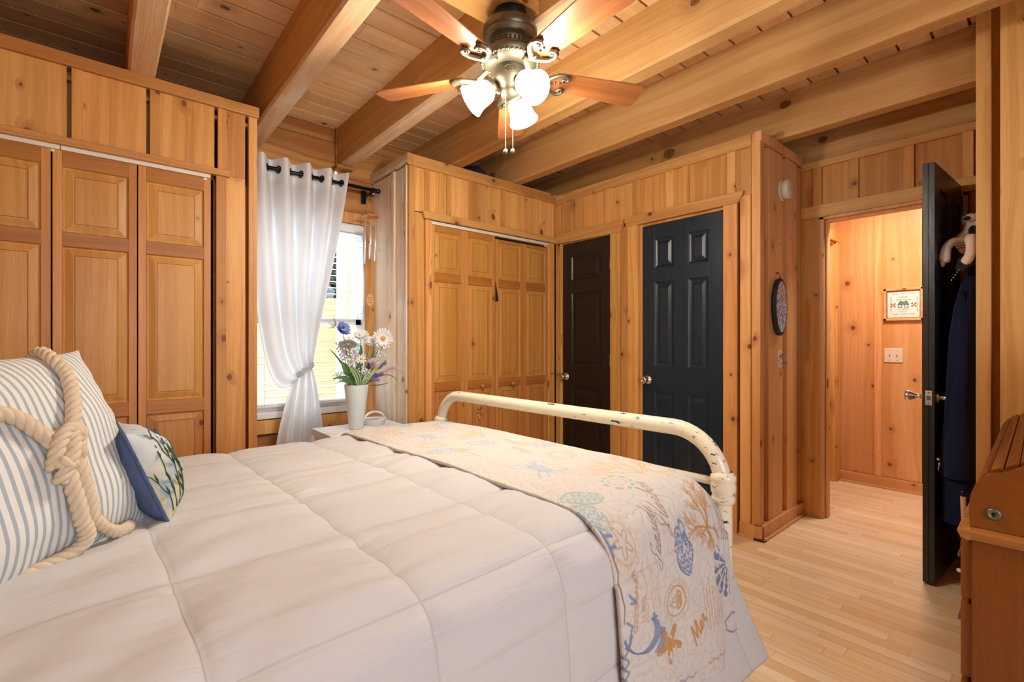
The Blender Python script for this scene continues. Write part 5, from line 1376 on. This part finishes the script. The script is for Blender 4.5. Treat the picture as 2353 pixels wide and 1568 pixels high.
def stx(s, x, z, size, m, rz=0): text_mesh(s, size, MS @ Matrix.Translation((x,-.0085,z)) @ Matrix.Rotation(rz, 4, 'Y') @ RX90, m, cl, 'stitched_text', 0)
for z in (.077,-.083): stx('LOVE - LOVE - LOVE', 0, z, .0155, TH['grey'])
stx('LOVE - LOVE - LOVE', -.080, 0, .0135, TH['rust'], PI/2); stx('LOVE - LOVE - LOVE', .080, 0, .0135, TH['rust'], PI/2)
stx('MAKES', 0, .050, .017, TH['green']); stx('OUR HOUSE', 0, .030, .016, TH['rust']); stx('A HOME', 0, -.044, .017, TH['grey'])
stx('- - -', -.05, -.044, .013, TH['rust']); stx('- - -', .052, -.044, .013, TH['rust']); stx('THE FAMILY', 0, -.062, .010, TH['grey'])
mb = MB(MS).prism([(-.034,-.0095,.0),(.034,-.0095,.0),(.026,-.0095,.022),(-.026,-.0095,.022)], (0,.001,0)).box(-.020,-.012,-.0095,-.0085,.018,.028).box(.012,.020,-.0095,-.0085,.018,.028); mb.build('stitched_roof', TH['green'], cl)
mb = MB(MS)
for x in (-.031,-.012,.008,.027): mb.box(x-.003, x+.004, -.0095, -.0085, -.026, .0)
mb.box(-.034,.034,-.0095,-.0085,-.005,0).box(-.034,-.008,-.0095,-.0085,-.026,-.021).box(.011,.034,-.0095,-.0085,-.026,-.021); mb.build('stitched_house', TH['blue'], cl)
mb = MB(MS)
for cx_ in (-.064,.064):
    for k in range(4):
        a = PI/4+PI/2*k; px, pz = cx_+.011*math.cos(a), -.006+.011*math.sin(a); 
        mb.prism([(cx_,-.0095,-.006),(cx_+.019*math.cos(a-.35),-.0095,-.006+.019*math.sin(a-.35)),(cx_+.021*math.cos(a),-.0095,-.006+.021*math.sin(a)),(cx_+.019*math.cos(a+.35),-.0095,-.006+.019*math.sin(a+.35))], (0,.001,0))
mb.build('stitched_flower', TH['rust'], cl)
# thin wire strung between the closet and the narrow door knob
tag(MB().tube([(2.87,2.822,.905),(2.90,2.822,.902),(2.932,2.825,.901),(2.930,2.79,.90),(2.934,2.765,.905),(2.932,2.75,.90)], .0022, 6).build('door_wire', plain('rusty_wire', (.08,.03,.015), .7)), 'thin dark wire stretched from the corner closet to the narrow black door knob', 'wire')

# shelf with plush dog, cap, coat
root = thing('wall_shelf', 'small cherry wood shelf on the alcove wall above the hanging coat', 'shelf', (3.25,.25,1.62))
mb = MB().box(3.05, 3.48, .252, .336, 1.628, 1.640).box(3.055, 3.475, .252, .330, 1.618, 1.628); mb.build('shelf_board', DESKW['X'], root, .003)
for x in (3.062, 3.44): MB().prism([(x,.252,1.618),(x,.325,1.618),(x,.318,1.60),(x,.30,1.585),(x,.285,1.565),(x,.268,1.555),(x,.252,1.545)], (.02,0,0)).build('bracket', DESKW['Z'], root, .002)
PL = NT('cream_plush'); nz_ = PL.noise(PL.coord(), 220, 2); PL.set(color=PL.mix(nz_, (.80,.72,.62), (.70,.60,.50)), rough=1, spec=.05, sheen=.4); PL.bump(nz_, .6, .003); PLUSH = PL.m
PAD = plain('plush_tan', (.50,.30,.20), 1); BLKP = plain('black_plush', (.012,.011,.012), .8)
dog = bpy.data.objects.new('plush_dog', None); COL.objects.link(dog); dog.location = (3.14,.29,1.64); ROOTLOC['plush_dog'] = (3.14,.29,1.64)
tag(dog, 'cream plush dog sitting on the alcove shelf with its paws hanging over', 'stuffed toy')
me = bpy.data.meshes.new('body')
J = [((3.25,.288,1.665),.040),((3.245,.290,1.705),.038),((3.24,.290,1.740),.032),((3.238,.290,1.765),.029),((3.232,.290,1.788),.034),((3.208,.297,1.780),.025),((3.196,.300,1.770),.018),
     ((3.22,.305,1.668),.022),((3.17,.330,1.668),.021),((3.125,.355,1.662),.020),((3.105,.370,1.630),.021),((3.098,.374,1.585),.024),((3.095,.374,1.555),.022),
     ((3.12,.285,1.668),.024),((3.05,.280,1.658),.021),((3.028,.276,1.61),.018),((3.026,.277,1.578),.020),((3.028,.288,1.552),.024),((3.034,.302,1.540),.019),
     ((3.225,.312,1.715),.018),((3.205,.330,1.695),.016),((3.19,.336,1.672),.016),((3.285,.31,1.70),.018),((3.29,.325,1.67),.016)]
E_ = [(0,1),(1,2),(2,3),(3,4),(4,5),(5,6),(0,7),(7,8),(8,9),(9,10),(10,11),(11,12),(0,13),(13,14),(14,15),(15,16),(16,17),(17,18),(1,19),(19,20),(20,21),(1,22),(22,23)]
me.from_pydata([j[0] for j in J], E_, []); ob = bpy.data.objects.new('body', me); COL.objects.link(ob)
ob.parent = dog; ob.matrix_parent_inverse = Matrix.Translation(-Vector(dog.location))
md = ob.modifiers.new('Skin', 'SKIN')
for v, j in zip(me.skin_vertices[0].data, J): v.radius = (j[1], j[1])
me.skin_vertices[0].data[0].use_root = True
ob.modifiers.new('Sub', 'SUBSURF').render_levels = 2; ob.modifiers['Sub'].levels = 2; me.materials.append(PLUSH)
MB().sphere((3.185,.304,1.778), .012, 14, 9, 0, (1,1.1,.8)).build('nose', BLKP, dog)
MB().sphere((3.212,.283,1.802), .005).build('eye', BLKP, dog); MB().sphere((3.216,.316,1.802), .005).build('eye', BLKP, dog)
for y in (.266,.318): MB().sphere((3.25,y,1.785), .026, 14, 9, 0, (.7,.45,1.2)).build('ear', PLUSH, dog)
mb = MB(); 
for k in range(5):
    mb.tube([(3.205-.002*k+.004*math.cos(a), .284+.016*math.cos(a)*(1-.16*k), 1.715+.026*math.sin(a)*(1-.17*k)) for a in np.linspace(0,2*PI,17)[:-1]], .0022, 5, closed=True)
mb.sphere((3.211,.284,1.715), .024, 14, 9, 0, (.22,.62,1.05)); mb.build('chest_patch', BLKP, dog)
MB().sphere((3.092,.381,1.562), .019, 14, 9, 0, (1,.6,1.2)).build('paw_pad', PAD, dog)
root = thing('black_cap', 'black cap with a strap behind the plush dog on the shelf', 'cap', (3.32,.30,1.64))
rows = [[(3.40+.06*math.cos(t)*math.cos(q), .302+.048*math.sin(t)*math.cos(q), 1.645+.085*math.sin(q)) for t in np.linspace(0,2*PI,25)[:-1]] for q in np.linspace(0,PI/2*.96,9)]
mb = MB().grid(rows, closed_u=True); mb.add(rows[-1], [tuple(range(24))]); mb.build('crown', BLKP, root)
MB().box(3.30, 3.36, .29, .345, 1.643, 1.653).build('visor', BLKP, root, .003); MB().tube([(3.335,.35,1.66),(3.335,.353,1.70),(3.345,.345,1.72)], .006, 6, flat=.4).build('strap', plain('strap_highlight', (.25,.25,.25), .4), root)

# coat hook rail and coat
root = thing('coat_hook', 'dark metal coat hook on the alcove wall under the shelf', 'hook', (3.18,.25,1.50))
MB().box(3.16, 3.20, .2505, .256, 1.46, 1.53).tube([(3.18,.254,1.50),(3.18,.285,1.495),(3.18,.295,1.51)], .005, 8).build('hook_body', BLACKM, root)
t = NT('navy_fleece'); nn = t.noise(t.coord(), 500, 2); t.set(color=t.mix(nn, (.006,.010,.032), (.011,.017,.05)), rough=.95, spec=.1, sheen=.1); t.bump(nn, .4, .001); NAVYF = t.m
coat = thing('hanging_coat', 'long navy blue zip jacket hanging behind the open entry door', 'coat', (3.18,.26,1.5))
def garment(zs, yfs, xl, xr, seed, amp=.016):
    rows = []
    for z, yf, a, b in zip(zs, yfs, xl, xr):
        row = []
        for k in range(64):
            t = 2*PI*k/64; c, s = math.cos(t), math.sin(t)
            ex = abs(c)**.8*(1 if c > 0 else -1); ey = abs(s)**.8*(1 if s > 0 else -1)
            x = (a+b)/2+(b-a)/2*ex; y0, y1 = .258, yf; y = (y0+y1)/2+(y1-y0)/2*ey
            f = amp*noise.noise((x*22+seed, z*1.6, seed))*(1-min(1, max(0, (z-1.45)*8))) if s > -.3 else 0
            row.append((x-abs(f)*.6*(1 if c < 0 else 0), max(.2575, y+f), z))
        rows.append(row)
    return rows
zs = [1.53,1.50,1.46,1.40,1.32,1.22,1.10,.98,.86,.74,.64,.56,.53]; yf = [.285,.300,.318,.332,.342,.350,.362,.374,.384,.392,.398,.398,.396]
def fine(v, n=5):
    out = []
    for i in range(len(v)-1): out += [v[i]+(v[i+1]-v[i])*k/n for k in range(n)]
    return out+[v[-1]]
ZS, YFS = fine(zs), fine(yf)
rows = garment(ZS, YFS, [3.13-.09*sstep(1.53,1.25,z)-.015*sstep(.9,.5,z) for z in ZS], [3.24+.16*sstep(1.53,1.25,z) for z in ZS], 2)
mb = MB().grid(rows, closed_u=True); mb.add(rows[0], [tuple(range(64))[::-1]]); mb.build('jacket_body', NAVYF, coat)
ZL = fine([.60,.50,.40,.33,.31]); rows = garment(ZL, fine([.385,.388,.388,.386,.384]), [3.055+.01*noise.noise((z*9,0,0)) for z in ZL], [3.36]*len(ZL), 9, .02)
mb = MB().grid(rows, closed_u=True); mb.add(rows[-1], [tuple(range(64))]); mb.build('lower_layer', NAVYF, coat)
mb = MB(); rows = [[(3.075+.022*math.cos(t)*q, .318+.026*math.sin(t)*q+(1.30-z)*.055, z) for t in np.linspace(0,2*PI,17)[:-1]] for z, q in zip(fine([1.42,1.34,1.2,1.05,.9,.78,.70],4), fine([.3,.9,1.25,1.2,1.15,1.1,.9],4))]
mb.grid(rows, closed_u=True); mb.add(rows[-1], [tuple(range(16))]); mb.add(rows[0], [tuple(range(16))[::-1]]); mb.build('sleeve', NAVYF, coat)
mb = MB(); mb.tube([(3.10+.05*math.cos(a), .29+.03*math.sin(a), 1.535+.014*math.sin(2*a)) for a in np.linspace(0,2*PI,25)[:-1]], .017, 10, closed=True); mb.sphere((3.075,.302,1.555), .026, 12, 8, 0, (1,1,1)); mb.build('hood', BLKP, coat)
mb = MB().tube([(3.028,.383+.002*i,.60-.012*i) for i in range(4)], [.004,.006,.003,.005], 8).sphere((3.026,.388,.615), .008, 10, 7); mb.build('zip_pull', STEEL, coat)
mb = MB()
for k in range(5): mb.sphere((3.045-.004*k,.318+.006*k,1.515-.012*k), .004, 6, 4)
mb.build('snap_studs', STEEL, coat)
# stick in the corner, door stop
root = thing('walking_stick', 'wooden stick with a black tip standing upside down behind the desk end', 'stick', (2.985,.295,0))
MB().tube([(2.995,.285,0),(2.975,.297,.475)], .010, 12).build('shaft', HALLW, root); MB().tube([(2.975,.297,.472),(2.974,.2975,.50)], .0105, 12).build('rubber_tip', BLACKM, root)
root = thing('door_stop', 'white tipped spring door stop low on the alcove wall behind the desk', 'door stop', (2.985,.25,.125))
MB().tube([(2.985,.251,.125),(2.985,.30,.125)], .004, 10).lathe([(.001,0),(.010,0),(.010,.004),(.001,.004)], (2.985,.251,.125), (0,1,0), 16).build('spring_stem', IVORY, root)
MB().lathe([(.001,0),(.009,0),(.010,.008),(.008,.018),(.001,.02)], (2.985,.30,.125), (0,1,0), 18).build('rubber_tip', WHITE, root)

# ------------------------------------------------------------------ roll top desk (front faces +Y, left side toward the bed)
DX0, DX1, DY0, DY1 = 1.62, 2.93, -.52, .147
desk = thing('rolltop_desk', 'reddish brown wooden roll top desk at the right edge', 'desk', ((DX0+DX1)/2,(DY0+DY1)/2,0))
# pedestals
for nm, a, b in (('pedestal', DX0, DX0+.42), ('pedestal', DX1-.42, DX1)):
    mb = MB().box(a, a+.022, DY0, DY1, .0, .692).box(b-.022, b, DY0, DY1, 0, .692).box(a, b, DY0, DY0+.02, 0, .692).box(a, b, DY0, DY1-.02, .0, .03)
    mb.box(a+.02, b-.02, DY0, DY1-.03, .035, .69)
    ped = mb.build(nm, DESKW['Z'], desk, .003)
    for z0, z1 in ((.05,.33),(.345,.525),(.54,.68)):
        mb = MB(); panel_front(mb, b-a-.02, z1-z0, [(.028,b-a-.048)], [(.028,z1-z0-.028)], 0, .022, depth=.006, mold=.012, field=.03, rise=.005)
        Mx = Matrix(((-1,0,0,b-.01),(0,-1,0,DY1+.020),(0,0,1,z0),(0,0,0,1)))
        mb.v = [tuple(Mx @ Vector(p)) for p in mb.v]
        dr = mb.build('drawer_front', DESKW['X'], ped, .002)
        xm, zm = (a+b)/2, (z0+z1)/2; hb_ = MB()
        for zz in ((zm,) if z1 > .34 else (zm+.02,)):
            hb_.lathe([(.001,0),(.013,0),(.013,.003),(.006,.006),(.001,.006)], (xm-.04,DY1+.020,zz), (0,1,0), 14).lathe([(.001,0),(.013,0),(.013,.003),(.006,.006),(.001,.006)], (xm+.04,DY1+.020,zz), (0,1,0), 14)
            hb_.tube([(xm-.04,DY1+.024,zz),(xm-.04,DY1+.034,zz-.008),(xm-.02,DY1+.038,zz-.028),(xm+.02,DY1+.038,zz-.028),(xm+.04,DY1+.034,zz-.008),(xm+.04,DY1+.024,zz)], .0035, 8)
        hb_.build('handle', BRASS, dr)
# writing surface with moulded edge
def ledge_prof(): return [(.0,.694),(.006,.690),(.014,.694),(.022,.703),(.025,.712),(.022,.718),(.0,.722)]
mb = MB(); mb.box(DX0, DX1, DY0, DY1, .693, .722)
pts = [(DX0, DY1+o, z) for o, z in ledge_prof()]; mb.prism([(DX0-.014, DY1+o, z) for o, z in ledge_prof()], (DX1-DX0+.014, 0, 0))
mb.prism([(DX0-o*.62, DY0, z) for o, z in ledge_prof()], (0, DY1-DY0+.02, 0)); mb.build('writing_surface', DESKE, desk, .002)
# curved side panels
def sprof(off=0):
    P = [(DY1+.003, .722), (DY1+.004, .760)]
    for t in np.linspace(0, 1, 10): P.append((DY1+.004-.058*(1-math.cos(t*PI/2))*1.0-.0*t, .775+.088*math.sin(t*PI/2)))
    P += [(.045,.895),(-.02,.945),(-.06,1.02),(-.09,1.10),(-.13,1.15),(-.20,1.165),(DY0,1.165)]
    return P
for x0 in (DX0+.001, DX1-.030):
    pr = sprof(); MB().prism([(x0,y,z) for y, z in pr]+[(x0,DY0,.722)], (.029,0,0)).build('side_panel', DESKW['Y'], desk, .002)
# tambour slats between the side panels
S_ = [Vector((0,y-.012,z+.004)) for y, z in sprof()[1:-1]]
L = [0]
for i in range(1, len(S_)): L.append(L[-1]+(S_[i]-S_[i-1]).length)
def at(l):
    for i in range(1, len(L)):
        if l <= L[i]: q = (l-L[i-1])/(L[i]-L[i-1]+1e-9); return S_[i-1].lerp(S_[i], q)
    return S_[-1]
mb = MB(); l = .004
while l < L[-1]-.03:
    p, q = at(l), at(l+.0275); d = (q-p).normalized(); n = Vector((0, d.z, -d.y))
    if n.y < 0 and n.z < 0: n = -n
    mb.prism([(DX0+.03,p.y,p.z),(DX0+.03,*(p+n*.006)[1:]),(DX0+.03,*(p+d*.004+n*.010)[1:]),(DX0+.03,*(q-d*.004+n*.010)[1:]),(DX0+.03,*(q+n*.006)[1:]),(DX0+.03,q.y,q.z)], (DX1-DX0-.06,0,0))
    l += .030
mb.build('tambour', DESKW['X'], desk, .001)
MB().box(DX0-.01, DX1+.005, DY0, -.16, 1.165, 1.185).build('desk_top', DESKW['X'], desk, .004)
MB().box(DX0+.02, DX1-.02, DY0, DY0+.015, .72, 1.165).build('back_panel', DESKW['X'], desk)
mb = MB().lathe([(.001,0),(.0135,0),(.0145,.003),(.0125,.006),(.010,.008),(.008,.006),(.004,.005),(.001,.005)], (DX0+.001,.108,.764), (-1,0,0), 26); lk_ = mb.build('lock', BRASS, desk)
MB().lathe([(.001,0),(.0035,0),(.001,.0005)], (DX0-.005,.108,.765), (-1,0,0), 10).box(DX0-.0058, DX0-.005, .1068, .1092, .758, .765).build('keyhole', BLACKM, lk_)

desk.rotation_euler = (0,0,.0192); desk.location = (desk.location.x+.0065, desk.location.y+.0126, 0)
SKY_STRENGTH, SUN_E, LAMP_W, WIN1_FILL_W, WIN2_FILL_W, HALL_W, EXPOSURE = .06, 1.6, 17, 360, 34, 21, 0.5
# ------------------------------------------------------------------ outside the window
t = NT('tan_siding'); P = t.sep(t.coord()); f = t.math('FRACT', t.math('DIVIDE', P[2], .13)); n = t.noise(t.vec('MULTIPLY', t.coord(), (9,9,60)), 1, 3)
t.set(color=t.mix(t.math('MULTIPLY', t.rng(f, 0, .08, 1, 0), .6), t.mix(n, (.58,.46,.27), (.48,.37,.20)), (.3,.22,.12)), rough=.9)
tag(MB().box(-3, 6.5, 6.0, 6.2, -1, 1.72).build('garden_wall', t.m), 'sunlit tan clapboard wall seen through the blind', 'outdoor wall', None, 'thing')
root = thing('porch_post', 'white porch post outside the window behind the blind', 'post', (2.14,5.2,-1)); MB().box(1.98, 2.31, 5.1, 5.3, -1, 3.4).build('post_shaft', WHITE, root, .01)
MB().box(1.93, 2.36, 5.05, 5.35, -1, -.7).build('post_base', WHITE, root, .01)
ro = random.Random(9); mb = MB(); tr = thing('evergreen_tree', 'blue green evergreen tree seen through the blind slats', 'tree', (3.2,9.0,-1))
for k in range(900):
    z = ro.uniform(.2, 5.0); r = (5.2-z)*.30*ro.uniform(.3,1); a = ro.uniform(0, 2*PI); p = Vector((3.0+r*math.cos(a), 9.0+r*math.sin(a), z)); d = Vector((math.cos(a), math.sin(a), -.3))*.3
    mb.tube([p, p+d*.5, p+d], [.05,.10,.01], 5, flat=.35)
mb.build('foliage', plain('spruce_green', (.06,.17,.13), .8), tr); MB().tube([(3,9,-1),(3,9,5)], [.16,.03], 10).build('trunk', plain('bark', (.12,.07,.04), .9), tr)
struct('ground_outside', MB().box(-8, 12, 3.6, 14, -1.05, -1.0), plain('yard_gravel', (.45,.40,.30), .95), 'pale yard outside the window', 'ground')
struct('ground_back', MB().box(-8, 12, -14, -1.7, -1.05, -1.0), plain('yard_grass', (.20,.24,.10), .95), 'yard outside the assumed back window', 'ground')

# ------------------------------------------------------------------ light
W = bpy.data.worlds.new('World'); SC.world = W; W.use_nodes = True
nt = W.node_tree; bg = nt.nodes['Background']
sky = nt.nodes.new('ShaderNodeTexSky'); sky.sky_type = 'NISHITA'; sky.sun_disc = False; sky.sun_elevation = math.radians(52); sky.sun_rotation = math.radians(200)
nt.links.new(sky.outputs[0], bg.inputs[0]); bg.inputs[1].default_value = SKY_STRENGTH
def lamp(name, typ, loc, energy, color, rot=None, **kw):
    l = bpy.data.lights.new(name, typ); l.energy = energy; l.color = color
    for k, v in kw.items(): setattr(l, k, v)
    o = bpy.data.objects.new(name, l); COL.objects.link(o); o.location = loc
    if rot is not None: o.rotation_euler = rot
    return o
lamp('sun', 'SUN', (0,0,10), SUN_E, (1,.95,.88), (math.radians(38), 0, math.radians(25)), angle=.01)
for p in LAMPS: lamp('fan_lamp', 'POINT', p, LAMP_W, (1,.93,.80), shadow_soft_size=.03)
# added lamps standing in for daylight at the window and the assumed back window
def aim(loc, to): return (Vector(to)-Vector(loc)).to_track_quat('-Z', 'Y').to_euler()
for loc, to, wt in (((1.05,5.2,3.7),(1.0,3.3,1.2),1.0), ((1.05,4.9,-.85),(1.05,3.2,1.75),.9)):   # two added unseen lamps, above and below the window, imitating sky and ground light
    lamp('added_window_fill', 'AREA', loc, WIN1_FILL_W*wt, (.87,.94,1), aim(loc, to), shape='RECTANGLE', size=2.6, size_y=1.3)
lamp('added_back_fill', 'AREA', (.45,-1.70,1.5), WIN2_FILL_W, (.86,.91,1), (math.radians(90),0,0), shape='RECTANGLE', size=1.8, size_y=1.2)  # added unseen lamp outside the assumed back window
lamp('assumed_hall_light', 'AREA', (3.98,.70,2.38), HALL_W, (1,.91,.84), (0,0,0), shape='DISK', size=.35)  # lamp assumed from the warm light in the hall, itself out of view
# ------------------------------------------------------------------ camera
cd = bpy.data.cameras.new('camera'); cd.sensor_width = 36; cd.lens = 36*1092/2353; cd.clip_start = .02
cam = bpy.data.objects.new('camera', cd); COL.objects.link(cam); cam.location = (0,0,1.18); cam.rotation_euler = (PI/2, 0, math.radians(49.2-90))
SC.camera = cam
vs = SC.view_settings; vs.view_transform = 'Standard'; vs.look = 'None'; vs.gamma = 1; vs.use_curve_mapping = False; vs.exposure = EXPOSURE
cy = SC.cycles; cy.use_denoising = True; cy.max_bounces = 8; cy.diffuse_bounces = 4; cy.use_adaptive_sampling = True; cy.adaptive_threshold = .045; cy.glossy_bounces = 4; cy.transmission_bounces = 6; cy.transparent_max_bounces = 12
cy.sample_clamp_indirect = 6; cy.caustics_reflective = False; cy.caustics_refractive = False
